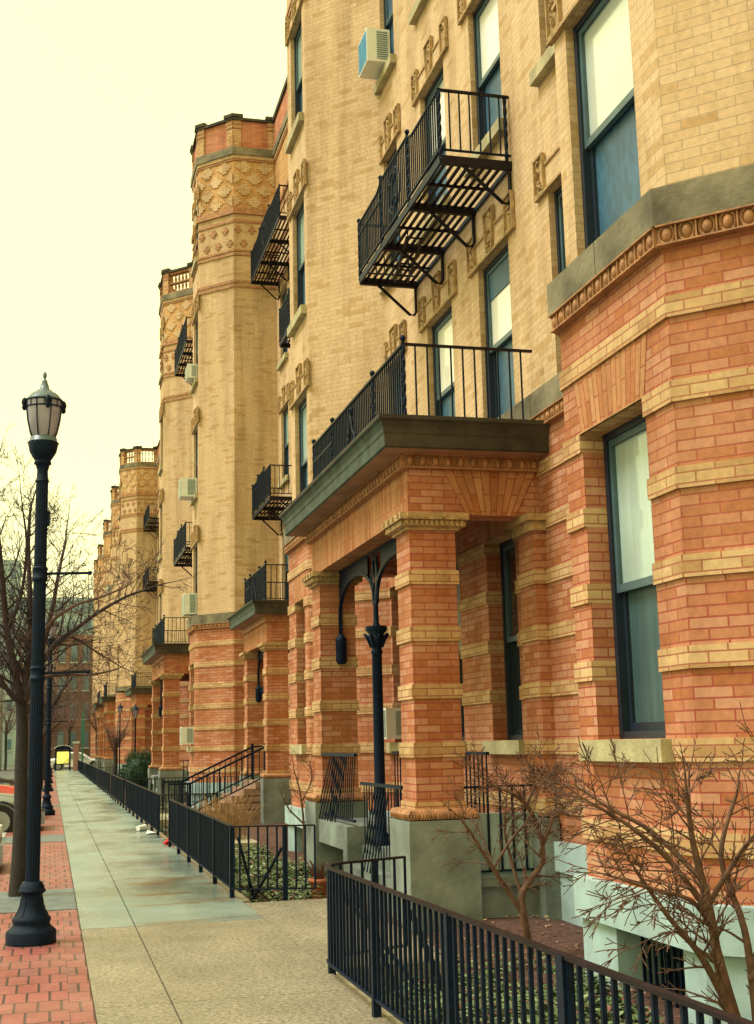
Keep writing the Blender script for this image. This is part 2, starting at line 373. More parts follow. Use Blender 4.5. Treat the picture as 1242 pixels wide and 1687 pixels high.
# ------------------------------------------------------------------ windows
def window(par,F,s0,s1,z0,z1,up='sky_white_blind',low='screen_glass',sill=True,frame='frame_paint',out=0.0,dep=-.12,meet=.5,label=None,lint=True,valance=False,sillmat='sill_stone'):
    f=MB(); w=.055; zm=z0+(z1-z0)*meet
    f.obox(F,s0,s0+w,dep-.06,dep+.05,z0,z1,frame); f.obox(F,s1-w,s1,dep-.06,dep+.05,z0,z1,frame)
    f.obox(F,s0+w,s1-w,dep-.06,dep+.047,z0,z0+w,frame); f.obox(F,s0+w,s1-w,dep-.06,dep+.047,z1-w,z1,frame)
    a,b=s0+w,s1-w
    t='frame_teal' if frame=='frame_paint' else frame
    # upper sash forward, lower sash behind
    for (za,zb,o0,o1,mm) in ((zm-.03,z1-w,dep-.02,dep+.03,t),(z0+w,zm+.03,dep-.055,dep-.012,frame)):
        f.obox(F,a,a+.045,o0,o1,za,zb,mm); f.obox(F,b-.045,b,o0,o1,za,zb,mm)
        f.obox(F,a+.045,b-.045,o0,o1-.002,za,za+.06,mm); f.obox(F,a+.045,b-.045,o0,o1-.002,zb-.05,zb,mm)
    if valance: f.obox(F,a+.046,b-.046,dep-.014,dep+.012,z1-w-.38,z1-w-.051,'screen_glass')
    W=f.build('window',par)
    if label: W['label']=label
    p=MB(); p.obox(F,a+.04,b-.04,dep-.012,dep-.001,zm,z1-w-.02,up); p.build('pane',W)
    p=MB(); p.obox(F,a+.04,b-.04,dep-.047,dep-.037,z0+w,zm+.01,low); p.build('pane',W)
    if sill:
        q=MB(); q.obox(F,s0-.12,s1+.12,-.2,out+.1,z0-.15,z0-.002,sillmat); q.build('sill',W,bevel=.008)
    return W
def ornament(par,F,s0,s1,z0,half=0,out=0.0):
    """stone lintel with two square panels and a tapering key block"""
    m=MB(); 
    m.obox(F,s0-.02,s1+.02,out-.02,out+.012,z0+.004,z0+.30,'yellow_brick')
    m.obox(F,s0-.28 if half!=2 else s0-.05,s1+.28 if half!=1 else s1+.02,out,out+.05,z0-.005,z0+.028,'ornament')
    def panel(c,w,h,zc,key=False):
        hw=w/2; tw=hw*(1.35 if key else 1); bw=hw*(.75 if key else 1)
        pts=[(c-bw,zc),(c+bw,zc),(c+tw,zc+h),(c-tw,zc+h)]
        for (p,q) in zip(pts,pts[1:]+pts[:1]):
            A=Vector(F.p(p[0],out+.03,p[1])); B=Vector(F.p(q[0],out+.03,q[1])); m.bar(A,B,.02,'ornament',.045,up=F.n)
        m.face([F.p(c-bw,out+.02,zc),F.p(c+bw,out+.02,zc),F.p(c+tw,out+.02,zc+h),F.p(c-tw,out+.02,zc+h)],'ornament')
        r=random.Random(int(c*100))
        for k in range(9 if not key else 12):   # carved leaves
            a=r.uniform(-.7,.7)*hw; zz=zc+h*r.uniform(.12,.88); 
            A=Vector(F.p(c+a,out+.03,zz)); B=Vector(F.p(c+a*.4+r.uniform(-.02,.02),out+.045,zz+h*r.uniform(-.12,.12)+.01)); m.bar(A,B,.022,'ornament',.03)
    if half!=2: panel(s0-.14,.24,.42,z0+.03)
    if half!=1: panel(s1+.14,.24,.42,z0+.03)
    if half==0: panel((s0+s1)/2,.24,.50,z0+.05,True)
    if half!=0: m.obox(F,s0,s1,out,out+.03,z0+.30,z0+.33,'ornament')
    else:
        c=(s0+s1)/2
        m.obox(F,s0-.01,c-.17,out,out+.03,z0+.30,z0+.33,'ornament'); m.obox(F,c+.17,s1+.01,out,out+.03,z0+.30,z0+.33,'ornament')
    return m.build('lintel_ornament',par)
# ------------------------------------------------------------------ iron work
def rail_panel(mb,a,b,z0,z1,step=.105,bw=.016,top=.04,bot=.03,low=None,zfun=None,bot_z=None):
    """straight railing from a to b (xy); bars between bottom rail and top rail"""
    A=Vector((*a,0)); B=Vector((*b,0)); L=(B-A).length; n=max(1,round(L/step)); d=(B-A)/L
    zf=zfun or (lambda t:z1)
    prev=None
    for k in range(n+1):
        t=k/n; p=A+d*L*t; zt=zf(t)
        if 0<k<n: mb.bar((p.x,p.y,z0),(p.x,p.y,zt),bw,'iron')
        if prev is not None: mb.bar(prev,(p.x,p.y,zt),top,'iron_rusty' if top>.035 else 'iron',top*.6)
        prev=(p.x,p.y,zt)
    mb.bar((A.x,A.y,z0),(B.x,B.y,z0),bot,'iron',bot*.6)
    if low: mb.bar((A.x,A.y,low),(B.x,B.y,low),bot,'iron',bot*.6)
def twisted(mb,x,y,z0,z1,w=.04,ball=True):
    n=max(4,int((z1-z0)/.05)); rows=[]
    for k in range(n+1):
        a=k*.6; z=z0+(z1-z0)*k/n
        rows.append([(x+w*.6*math.cos(a+j*math.pi/2),y+w*.6*math.sin(a+j*math.pi/2),z) for j in range(4)])
    mb.grid(rows,'iron',True,False)
    if ball: mb.ball((x,y,z1+w*.9),w*.85,'iron')
def oval(mb,x,yc,zc,ry,rz):
    pts=[(x,yc+ry*math.cos(t),zc+rz*math.sin(t)) for t in [2*math.pi*k/24 for k in range(25)]]
    mb.tube(pts,.012,'iron',5,False)
    for s in (-1,1):
        mb.tube([(x-.01,yc+s*ry*.12+ry*.42*math.cos(t),zc+s*rz*.58+rz*.26*math.sin(t)) for t in [2*math.pi*k/14 for k in range(15)]],.011,'iron',5,False)
    for s in (-1,1): mb.bar((x,yc+s*ry*.35,zc-rz*.4),(x,yc+s*ry*.35,zc+rz*.4),.012,'iron')
def fire_escape(par,XF,XW,Y0,Y1,z,label,nb=4,h=.85,detail=True):
    """iron balcony: slatted floor, front with raised middle and oval, brackets"""
    m=MB()
    m.bar((XF,Y0,z),(XF,Y1,z),.03,'iron',.10); m.bar((XW-.01,Y0,z),(XW-.01,Y1,z),.03,'iron',.06)
    for k in range(nb): 
        y=Y0+(Y1-Y0)*k/(nb-1); m.bar((XF,y,z-.01),(XW,y,z-.01),.06,'iron_rusty',.10)
        if k<nb-1: ym=y+(Y1-Y0)/(nb-1)/2; m.bar((XF,ym,z-.005),(XW,ym,z-.005),.02,'iron_rusty',.035)
    ns=9
    for k in range(1,ns): 
        x=XF+(XW-XF)*k/ns; m.bar((x,Y0,z+.02),(x,Y1,z+.02),.045,'iron_rusty',.012)
    # ladder hatch stretchers, running askew under the far half
    ya,yb=Y0+(Y1-Y0)*.55,Y0+(Y1-Y0)*.95
    m.bar((XF+.2,ya,z-.05),(XF+.45,yb,z-.05),.03,'iron_rusty'); m.bar((XF+.4,ya,z-.05),(XF+.65,yb,z-.05),.03,'iron_rusty')
    for k in range(8):
        t=k/7; y=ya+(yb-ya)*t; x=XF+.2+.25*t; m.bar((x,y,z-.05),(x+.2,y,z-.05),.02,'iron_rusty')
    fe=m.build('fire_escape',par); fe['label']=label
    for k in range(nb):
        b=MB(); y=Y0+(Y1-Y0)*k/(nb-1)
        b.tube([(XW-.03,y,z-.02),(XW-.03,y,z-.42),(XW-.06,y,z-.47),(XW-.12,y,z-.47),(XF+.25,y,z-.04)],.022,'iron_rusty',6)
        b.build('bracket',fe)
    r=MB(); q1,q2=Y0+(Y1-Y0)*.34,Y0+(Y1-Y0)*.68
    zt=z+h; up=.09
    rail_panel(r,(XF,Y0),(XF,q1),z+.12,zt,.085,zfun=lambda t:zt+up*max(0,(t-.8)/.2)**2,top=.03)
    rail_panel(r,(XF,q1),(XF,q2),z+.12,zt+up,.085,top=.03)
    rail_panel(r,(XF,q2),(XF,Y1),z+.12,zt,.085,zfun=lambda t:zt+up*max(0,(.2-t)/.2)**2,top=.03,low=z+h*.8)
    rail_panel(r,(XF,Y0),(XW,Y0),z+.12,zt,.115); rail_panel(r,(XF,Y1),(XW,Y1),z+.12,zt,.115)
    for y,zz in ((Y0,zt),(q1,zt+up),(q2,zt+up),(Y1,zt)): twisted(r,XF,y,z,zz+.02,ball=(y!=Y0))
    twisted(r,XW-.05,Y0,z,zt,ball=False)
    if detail: oval(r,XF,(q1+q2)/2,z+.12+(h-.05)/2,.28,.30)
    r.build('railing',fe)
    return fe
# ------------------------------------------------------------------ porticos
def pier(mb,x0,x1,y0,y1,z0,z1,par):
    """banded brick pier, faces left, near, far and inner"""
    P=[(x1,y1),(x0,y1),(x0,y0),(x1,y0),(x1,y1)]
    P=P  # runs far -> near, outward normals
    z=z0
    for b in BANDS:
        if b+BH<z0 or b>z1: continue
        if b>z: wall_zone(mb,P,z,b,0,'orange_brick',[],.08)
        wall_zone(mb,P,max(z,b),min(z1,b+BH),.022,'band_brick',[],.08); z=b+BH
    if z<z1: wall_zone(mb,P,z,z1,0,'orange_brick',[],.08)
def portico(par,XP,Y0,Y1,XW,label,cols=True,eggs=True,lampy=False):
    t=.49; XO=XP
    root=MB()
    # architrave: front, near side, far side
    F=Frame((XO,Y1),(XO,Y0)); N=Frame((XO,Y0),(XW,Y0)); B=Frame((XW,Y1),(XO,Y1))
    zt=4.34; zb=3.87
    root.obox(F,0,F.L,-.30,-.004,zb,zt,'arch_brick'); 
    # front face laid as soldier courses
    n=round(F.L/.0717); 
    for k in range(n):
        a,b=F.L*k/n,F.L*(k+1)/n
        root.face([F.p(a,0,zb),F.p(b,0,zb),F.p(b,0,zt),F.p(a,0,zt)],'arch_brick',[(2,k*.0717),(2,(k+1)*.0717),(2+zt-zb,(k+1)*.0717),(2+zt-zb,k*.0717)])
    root.face([F.p(0,0,zb),F.p(0,-.004,zb),F.p(F.L,-.004,zb),F.p(F.L,0,zb)],'arch_brick')
    for G in (N,B):
        root.obox(G,.30 if G is N else 0,(G.L) if G is N else G.L-.30,-.30,-.006,zb,zt,'orange_brick')
        root.obox(G,0 if G is N else G.L-.30,.30 if G is N else G.L,-.004,-.001,zb,zt,'orange_brick')
    # near side: brick return over the pier, then a flat arch fanning out
    root.face([N.p(0,0.001,zb),N.p(.55,.001,zb),N.p(.55,.001,zt),N.p(0,.001,zt)],'orange_brick')
    jack(root,N,.62,N.L-.28,zb-.0,zt,.006,.24)
    root.box(XO+.3,XW,Y0+.3,Y1-.3,4.20,4.30,'soffit')
    P=root.build('portico',par); P['label']=label
    # cornice
    c=MB(); CX=XO-.39; ca,cb=Y0-.40,Y1+.30
    prof=[(-.05,4.485),(.30,4.485),(.32,4.50),(.32,4.62),(.33,4.64),(.335,4.69),(.36,4.745),(.385,4.765),(.39,4.77),(.39,4.81),(-.05,4.81)]
    mats=['soffit','cornice_stone','cornice_stone','cornice_stone','cornice_stone','cornice_stone','cornice_stone','cornice_stone','cornice_stone','stone_belt']
    path=[(XW,Y1),(XO,Y1),(XO,Y0),(XW,Y0)]
    for k in range(len(prof)-1):
        o0,za=prof[k]; o1,zb2=prof[k+1]; Qa,Qb=offset_poly(path,o0),offset_poly(path,o1)
        for i in range(3):
            mt=mats[k]
            if i==1 and 1<=k<=7: mt='copper'
            c.face([(Qa[i].x,Qa[i].y,za),(Qa[i+1].x,Qa[i+1].y,za),(Qb[i+1].x,Qb[i+1].y,zb2),(Qb[i].x,Qb[i].y,zb2)],mt)
    c.box(XO+.0,XW,Y0+.0,Y1-.0,4.70,4.808,'stone_belt')
    c.build('cornice',P)
    egg_strip(P,path,.05,4.34,4.484,segs=None if eggs else [])
    # piers and plinths
    for (y0,y1) in ((Y0,Y0+t),(Y1-t,Y1)):
        m=MB(); pier(m,XO,XO+t,y0,y1,.93,3.71,P); m.build('pier',P)
        m=MB(); Pp=[(XO+t,y1),(XO,y1),(XO,y0),(XO+t,y0),(XO+t,y1)]
        wall_zone(m,Pp,3.70,3.735,.04,'ornament',[],.1); wall_zone(m,Pp,3.735,3.80,.075,'ornament',[],.1); wall_zone(m,Pp,3.80,3.87,.12,'ornament',[],.18)
        if eggs:
            Q=offset_poly(Pp,.075)
            for i in range(4):
                G=Frame((Q[i].x,Q[i].y),(Q[i+1].x,Q[i+1].y)); nn=12
                for k in range(nn): m.obox(G,(k+.2)*G.L/nn,(k+.75)*G.L/nn,0,.025,3.74,3.79,'ornament')
            Q=offset_poly(Pp,.12)
            for i in range(4):
                G=Frame((Q[i].x,Q[i].y),(Q[i+1].x,Q[i+1].y))
                for k in range(4): m.obox(G,(k+.4)*G.L/4,(k+.6)*G.L/4,0,.02,3.815,3.86,'ornament')
        m.build('capital',P)
        m=MB()   # torus cushion base
        for k in range(6):
            a0,a1=math.pi*k/6-math.pi/2,math.pi*(k+1)/6-math.pi/2
            Qa,Qb=offset_poly(Pp,.05+.06*math.cos(a0)),offset_poly(Pp,.05+.06*math.cos(a1))
            for i in range(4): m.face([(Qa[i].x,Qa[i].y,.875+.055*math.sin(a0)),(Qa[i+1].x,Qa[i+1].y,.875+.055*math.sin(a0)),(Qb[i+1].x,Qb[i+1].y,.875+.055*math.sin(a1)),(Qb[i].x,Qb[i].y,.875+.055*math.sin(a1))],'terracotta')
        m.face([(XO-.05,y0-.05,.93),(XO+t+.05,y0-.05,.93),(XO+t+.05,y1+.05,.93),(XO-.05,y1+.05,.93)],'terracotta')
        if eggs:
            r=random.Random(3)
            Q=offset_poly(Pp,.11)
            for i in range(4):
                G=Frame((Q[i].x,Q[i].y),(Q[i+1].x,Q[i+1].y)); nn=26
                for k in range(nn):
                    s=(k+r.random()*.5)*G.L/nn; m.bar(G.p(s,-.01,.835),G.p(s+.015,.004,.875),.012,'terracotta',.02); m.bar(G.p(s+.015,.004,.875),G.p(s,-.025,.915),.012,'terracotta',.02)
        m.build('pier_base',P)
    m=MB()
    m.box(XO-.12,XO+t+.10,Y0-.14,Y0+t+.10,-.4,.82,'gray_plinth')
    m.build('plinth',P,bevel=.012)
    m=MB(); m.box(XO-.12,XO+t+.10,Y1-t-.10,Y1+.12,-.4,.82,'gray_plinth'); m.build('plinth',P,bevel=.012)
    # porch side wall below the near opening
    m=MB(); m.box(XO+t+.10,XW-.13,Y0+.02,Y0+.30,-.4,.20,'gray_plinth'); m.box(XO+t+.10,XW-.13,Y0-.06,Y0+.02,.17,.24,'gray_plinth'); m.box(XO+t+.105,XW-.132,Y0+.12,Y0+.5,.2,.84,'pale_plinth'); m.build('porch_wall',P,bevel=.01)
    m=MB(); rail_panel(m,(XO+t+.02,Y0+.1),(XW-.15,Y0+.1),.30,1.12,.135,bw=.02,top=.035); m.build('side_railing',P)
    # porch floor with basement opening below, steps
    ym=Y0+(Y1-Y0)*.55
    m=MB(); 
    m.box(XO-.08,XW,ym,Y1-t-.10,.33,.61,'gray_plinth'); m.box(XO-.08,XW,ym,ym+.22,-.4,.33,'gray_plinth'); m.box(XO+.35,XW,ym+.22,Y1-t-.10,-.4,.33,'inside_shade')  # near-black block puts the shade of the basement opening into colour
    m.box(XO-.10,XW,Y0+t+.10,ym,-.4,.19,'gray_plinth'); m.box(XO+.10,XW,Y0+t+.12,ym,.19,.40,'gray_plinth'); m.box(XO+.4,XW,Y0+t+.14,ym,.40,.61,'gray_plinth')
    m.build('porch_floor',P,bevel=.008)
    if cols:
        cx,cy=XO+.27,(Y0+Y1)/2+.0
        m=MB()
        m.lathe(cx,cy,[(.12,.33),(.12,.38),(.105,.40),(.11,.44),(.085,.47),(.09,.52),(.07,.55),(.072,.60),(.066,.62),(.060,2.62),(.075,2.64),(.06,2.67),(.062,2.70),(.085,2.74),(.11,2.83),(.085,2.85),(.13,2.90),(.13,2.95)],'iron',24)
        for k in range(8):
            a=k*math.pi/4; m.tube([(cx+.07*math.cos(a),cy+.07*math.sin(a),2.70),(cx+.11*math.cos(a),cy+.11*math.sin(a),2.80),(cx+.15*math.cos(a),cy+.15*math.sin(a),2.86),(cx+.12*math.cos(a),cy+.12*math.sin(a),2.83)],.016,'iron',5)
        m.build('iron_column',P)
        m=MB()
        for (ya,yb) in ((cy,Y1-t),(cy,Y0+t)):
            sg=1 if yb>ya else -1; W=abs(yb-ya); n=20
            arc=[]
            for k in range(n+1):
                th=math.pi*k/n; y=ya+sg*(.05+(W-.10)*(1-math.cos(th))/2); arc.append((y,3.22+.48*math.sin(th)**.8))
            for (A,B2) in zip(arc,arc[1:]):
                m.bar((cx,A[0],A[1]),(cx,B2[0],B2[1]),.05,'iron',.045,up=V(1,0,0))
                if A[1]>3.3 or B2[1]>3.3:
                    q=[(cx,A[0],A[1]),(cx,B2[0],B2[1]),(cx,B2[0],3.87),(cx,A[0],3.87)]
                    if not(.12<abs((A[0]+B2[0])/2-cy)<.32): m.face([(x-.012,y,z) for x,y,z in q],'iron'); m.face([(x+.012,y,z) for x,y,z in q][::-1],'iron')
            # pendant on the pier
            m.bar((cx,yb-sg*.06,3.24),(cx,yb-sg*.06,2.98),.045,'iron')
        m.lathe(cx,cy,[(.05,2.95),(.035,3.0),(.03,3.24),(.045,3.3)],'iron',12)
        for yb,sg in ((Y1-t,1),(Y0+t,-1)): m.lathe(cx,yb-sg*.075,[(.05,2.62),(.075,2.66),(.075,2.92),(.085,2.95),(.05,2.99),(.03,3.02)],'iron',12)
        m.tube([(cx,cy-.05,3.2),(cx,cy-.16,3.5),(cx,cy-.10,3.7),(cx,cy,3.8),(cx,cy+.10,3.7),(cx,cy+.16,3.5),(cx,cy+.05,3.2)],.02,'iron',6)
        m.bar((cx,Y0+t,3.855),(cx,Y1-t,3.855),.05,'iron',.04)
        m.build('iron_arch',P)
    # balcony railing on the cornice
    m=MB(); X=XO-.02; za=4.88; zt=5.66; YN,YF=Y0-.04,Y1-.35
    L=YF-YN
    rail_panel(m,(X,YN),(X,YF),za,zt,.085); rail_panel(m,(X,YN),(XW-.03,YN),za,zt,.125,top=.04); rail_panel(m,(X,YF),(XW-.03,YF),za,zt,.125)
    for y in (YN,YN+L*.28,YN+L*.74,YF): twisted(m,X,y,4.81,zt+.03)
    m.bar((X,YN+L*.74,za+.55),(X,YF,za+.55),.02,'iron')
    yc=YN+L*.50      # scrolled wrought figure in the middle panel
    for s in (-1,1):
        m.tube([(X-.02,yc,za+.62),(X-.02,yc+s*.06,za+.45),(X-.02,yc+s*.26,za+.22),(X-.02,yc+s*.3,za+.08)],.014,'iron',6)
        m.tube([(X-.02,yc+s*(.16+.05*math.cos(a)),za+.32+.05*math.sin(a)) for a in [2*math.pi*k/10 for k in range(11)]],.012,'iron',5)
    m.tube([(X-.02,yc+.05*math.cos(a),za+.66+.05*math.sin(a)) for a in [2*math.pi*k/10 for k in range(11)]],.012,'iron',5)
    m.build('balcony_railing',P)
    return P
#@@PART2
SKYC=(1.02,.955,.41); SKYS=.92; SUNS=1.95; EXPO=0.76
# ------------------------------------------------------------------ ground
def struct(mb,name): o=mb.build(name); o['kind']='structure'; return o
m=MB(); m.face([(-400,-60,-.42),(400,-60,-.42),(400,700,-.42),(-400,700,-.42)],'land'); struct(m,'ground')
m=MB(); m.face([(-16,-10,-.14),(-.95,-10,-.14),(-.95,98,-.14),(-16,98,-.14)],'asphalt'); m.face([(-60,98,-.14),(60,98,-.14),(60,110,-.14),(-60,110,-.14)],'asphalt'); struct(m,'road')
m=MB(); 
for k in range(0,34): m.box(-.95,-.79,-4+3*k+.01,-4+3*k+2.99,-.4,.0,'kerb_stone')
m.box(-.95,30,97.7,97.99,-.4,-.002,'kerb_stone'); struct(m,'kerb')
m=MB(); m.box(-.79,.30,-4,97.7,-.3,-.0045,'pavers'); m.face([(-.79,-4,-.004),(.296,-4,-.004),(.296,97.7,-.004),(-.79,97.7,-.004)],'pavers',[(.045,4),(1.131,4),(1.131,105.7),(.045,105.7)]); m.face([(.151,-4,-.0022),(.296,-4,-.0022),(.296,97.7,-.0022),(.151,97.7,-.0022)],'pavers',[(.0,4.11),(0,4.11),(0,4.11),(0,4.11)] if 0 else [(.003,4.1),(.142,4.1),(.142,105.8),(.003,105.8)]); struct(m,'brick_paving')
m=MB()
for (a,b) in ((13.55,15.5),(23.3,25.0),(37,38.2),(51,52.3)): m.box(-.788,.296,a,b,-.02,.004,'strip_gray')
struct(m,'tree_bed_strips')
m=MB(); m.box(.30,1.98,-4,97.7,-.32,-.022,'joint_dark'); g=.003
JL=[-4,-.2,1.7,3.5,5.2,6.85,8.46,12.05,15.35,19.8]+[22.4+1.75*k for k in range(43)]
JR=[-4,-2.3,-.5,1.3,3.1,4.9,6.6,8.46,10.26,12.05,19.8,21.0,22.4]+[24.2+1.75*k for k in range(42)]
for J,x0,x1 in ((JL,.306,.777),(JR,.787,1.96)):
    for a,b in zip(J,J[1:]): m.box(x0,x1,a+(.012 if abs(a-12.05)<.01 else g),b-g,-.3,0,'slab_tan' if b<=12.06 else 'slab_green')
struct(m,'sidewalk')
m=MB(); m.box(1.97,2.9,9.3,13.35,-.4,-.006,'slab_tan'); m.face([(2.9,9.9,-.006),(3.35,9.9,-.2),(3.35,13.35,-.2),(2.9,13.35,-.006)],'slab_tan'); m.box(2.2,3.4,21.3,23.1,-.4,-.01,'kerb_tan'); m.box(1.98,3.4,28.9,31.4,-.4,-.01,'kerb_tan'); struct(m,'entrance_path')
m=MB()
for a,b in ((-4,9.2),(13.6,21.2),(23.1,33.6),(34.3,42),(43.5,55),(56,97)): m.box(1.965,2.06,a,b,-.4,-.012,'kerb_tan')
struct(m,'garden_kerb')
def garden_z(x,y): return -.17+.05*math.sin(x*3+y*1.7)+.03*math.sin(y*4.1-x*2)
m=MB(); rows=[]
for i in range(11):
    x=2.05+4.2*i/10; rows.append([(x,y,garden_z(x,y)+(.0 if x<2.1 else 0)) for y in [-4+.5*k for k in range(205)]])
m.grid(rows[::-1],'soil'); struct(m,'garden_bed')
# ------------------------------------------------------------------ near apartment building
S=[(5.19,7.3),(8.72,10.78),(12.15,14.2),(15.85,17.6)]
GZ=(1.57,3.86)
bA=thing('apartment_building','nearest yellow brick apartment house with orange ground floor and octagonal bays','building',(5,14,0))
PA=[(6.1,34.57),(6.1,22.05),(5.0,22.05),(3.95,21.0),(3.95,19.41),(5.0,18.36),(5.0,10.0),(3.95,8.95),(3.95,7.23),(5.0,6.18),(5.0,1.0),(16,1.0)]
def yo(P,seg,ya,yb): return (P[seg][1]-yb,P[seg][1]-ya)   # s-range for y-range on a street facing segment
opsA=[]; winA=[]
def addw(P,ops,wins,seg,ya,yb,z0,z1,kind='std',**k):
    a,b=yo(P,seg,ya,yb); ops.append((seg,a,b,z0,z1)); wins.append((seg,a,b,z0,z1,kind,k))
for si,(z0,z1) in enumerate(S[:3]):
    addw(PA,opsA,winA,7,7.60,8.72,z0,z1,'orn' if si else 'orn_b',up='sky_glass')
    addw(PA,opsA,winA,3,19.62,20.66,z0,z1,'orn' if si else 'orn_b',up='pale_shade')
    addw(PA,opsA,winA,5,12.93,14.0,z0,z1,'orn' if si else 'orn_b',valance=(si==0))
    addw(PA,opsA,winA,5,15.08,16.2,z0,z1,'orn' if si else 'orn_b')
    addw(PA,opsA,winA,5,17.50,18.30,z0,z1,'orn' if si else 'orn_b',up='screen_glass')
    addw(PA,opsA,winA,5,11.12,11.70,z0,z1,'slit' if si else 'slit_b',up='screen_glass')
    addw(PA,opsA,winA,0,32.85,33.95,z0,z1,'orn' if si else 'orn_b',up='pale_shade')
    addw(PA,opsA,winA,0,29.9,31.0,z0,z1,'orn' if si else 'orn_b')
addw(PA,opsA,winA,7,7.60,8.66,*GZ,'gr',up='pale_shade',low='screen_teal',meet=.48)
addw(PA,opsA,winA,3,19.66,20.40,*GZ,'gr',up='pale_shade',low='dark_glass')
addw(PA,opsA,winA,5,12.95,13.9,*GZ,'gr',up='dark_glass',low='dark_glass')
addw(PA,opsA,winA,5,14.95,16.0,*GZ,'gr',up='pale_shade',low='dark_glass')
addw(PA,opsA,winA,5,17.50,18.25,*GZ,'gr',up='dark_glass',low='dark_glass')
addw(PA,opsA,winA,0,29.9,31.0,*GZ,'gr',up='dark_glass',low='dark_glass')
addw(PA,opsA,winA,7,7.45,8.42,-.25,.30,'base'); addw(PA,opsA,winA,3,19.7,20.5,-.25,.30,'base')
build_walls(bA,PA,opsA)
egg_strip(bA,PA,.115,4.775,4.912,segs=[3,4,5,7,8])
def make_windows(par,P,wins,near=True):
    for (seg,a,b,z0,z1,kind,k) in wins:
        F=Frame(P[seg],P[seg+1])
        if kind=='base':
            W=window(par,F,a,b,z0,z1,up='dark_glass',low='dark_glass',sill=False,dep=-.28)
            g=MB(); n=10
            for i in range(n+1): s=a+.03+(b-a-.06)*i/n; A=F.p(s,-.06,z0); B=F.p(s,-.06,z1); g.bar(A,B,.018,'iron')
            g.build('window_bars',W); continue
        sill=kind in ('orn','slit','gr')
        W=window(par,F,a,b,z0,z1,sill=sill,out=.07 if kind=='gr' else 0,dep=-.15 if kind=='gr' else -.12,frame='frame_paint',**k)
        if kind.startswith('orn'): ornament(par,F,a,b,z1)
        if kind.startswith('slit'): ornament(par,F,a,b,z1,half=1)
        if kind=='gr' :
            j=MB(); jack(j,F,a,b,z1,4.29,.074,.10); j.build('flat_arch',par)
make_windows(bA,PA,winA)
# jamb blocks of the ground band colours are in the wall; rear pilasters under the portico
m=MB(); 
for (y0,y1) in ((12.05,12.5),):
    pier(m,4.80,5.0,y0,y1,.82,3.71,bA); Pp=[(5.0,y1),(4.80,y1),(4.80,y0),(5.0,y0)]
    wall_zone(m,Pp,3.70,3.80,.05,'ornament',[],.1); wall_zone(m,Pp,3.80,3.87,.10,'ornament',[],.18)
    m.box(4.72,4.9,y0-.08,y1+.08,-.3,.80,'gray_plinth')
m.build('pilaster',bA)
PT=portico(bA,3.49,12.16,17.12,4.93,'portico with green stained cornice and cast iron column')
fire_escape(bA,4.15,5.0,12.72,16.62,8.08,'iron fire escape with oval ornament in its railing')
# leaning bars in front of the porch floor
m=MB()
for k in range(8):
    y=15.1+.17*k; m.bar((3.47,15.1+.13*k,1.42),(3.42,y+.42 if k>1 else y+.5,.62),.013,'iron')
for k in range(12): m.bar((3.55,15.0+.11*k,1.42),(3.50,15.0+.11*k,.66),.011,'iron')
m.bar((3.5,14.75,1.44),(3.5,16.7,1.44),.04,'iron'); m.bar((3.5,14.85,.67),(3.5,16.6,.67),.03,'iron'); m.bar((3.5,12.7,1.12),(3.5,14.5,1.12),.035,'iron')
for k in range(14): m.bar((3.5,12.8+.12*k,1.12),(3.5,12.8+.12*k,.35),.011,'iron')
for k in range(6): m.bar((3.46,13.15+.12*k,1.02),(3.36,13.35+.13*k,.2),.013,'iron')
m.build('porch_railing',PT)
m=MB(); m.bar((4.45,12.75,1.44),(4.45,16.6,1.44),.035,'iron')
for k in range(28): m.bar((4.45,12.8+.137*k,1.44),(4.45,12.8+.137*k,.64),.015,'iron')
m.build('inner_railing',PT)
fire_escape(bA,5.27,6.1,29.3,33.9,14.55,'high fire escape on the recessed wall',detail=True)
fire_escape(bA,5.27,6.1,25.6,29.4,11.25,'small fire escape just behind the second bay',detail=False)
fire_escape(bA,5.27,6.1,31.0,33.9,7.72,'fire escape above the second portico',nb=3,detail=False)
portico(bA,4.75,28.6,32.1,6.05,'set back portico with green cornice and blue black balcony rail',cols=True,eggs=False)
# roof cap
def roof_cap(par,P,z):
    mb=MB(); Q=offset_poly(P,-.25); pts=[(q.x,q.y,z) for q in Q]
    pts=pts+[(16,P[0][1],z)] if P[0][0]<16 else pts
    mb.face(pts[::-1],'land'); 
    o=mb.build('roof',par)
    b=MB(); b.box(16,16.3,min(p[1] for p in P),max(p[1] for p in P),-.4,z,'yellow_brick'); b.build('rear_wall',par)
roof_cap(bA,PA,18.9)
wz=MB(); wall_zone(wz,PA,18.95,19.85,.02,'red_panel_brick',[],.3); wall_zone(wz,PA,19.85,20.0,.08,'cornice_stone',[],.4); wz.build('parapet',bA)
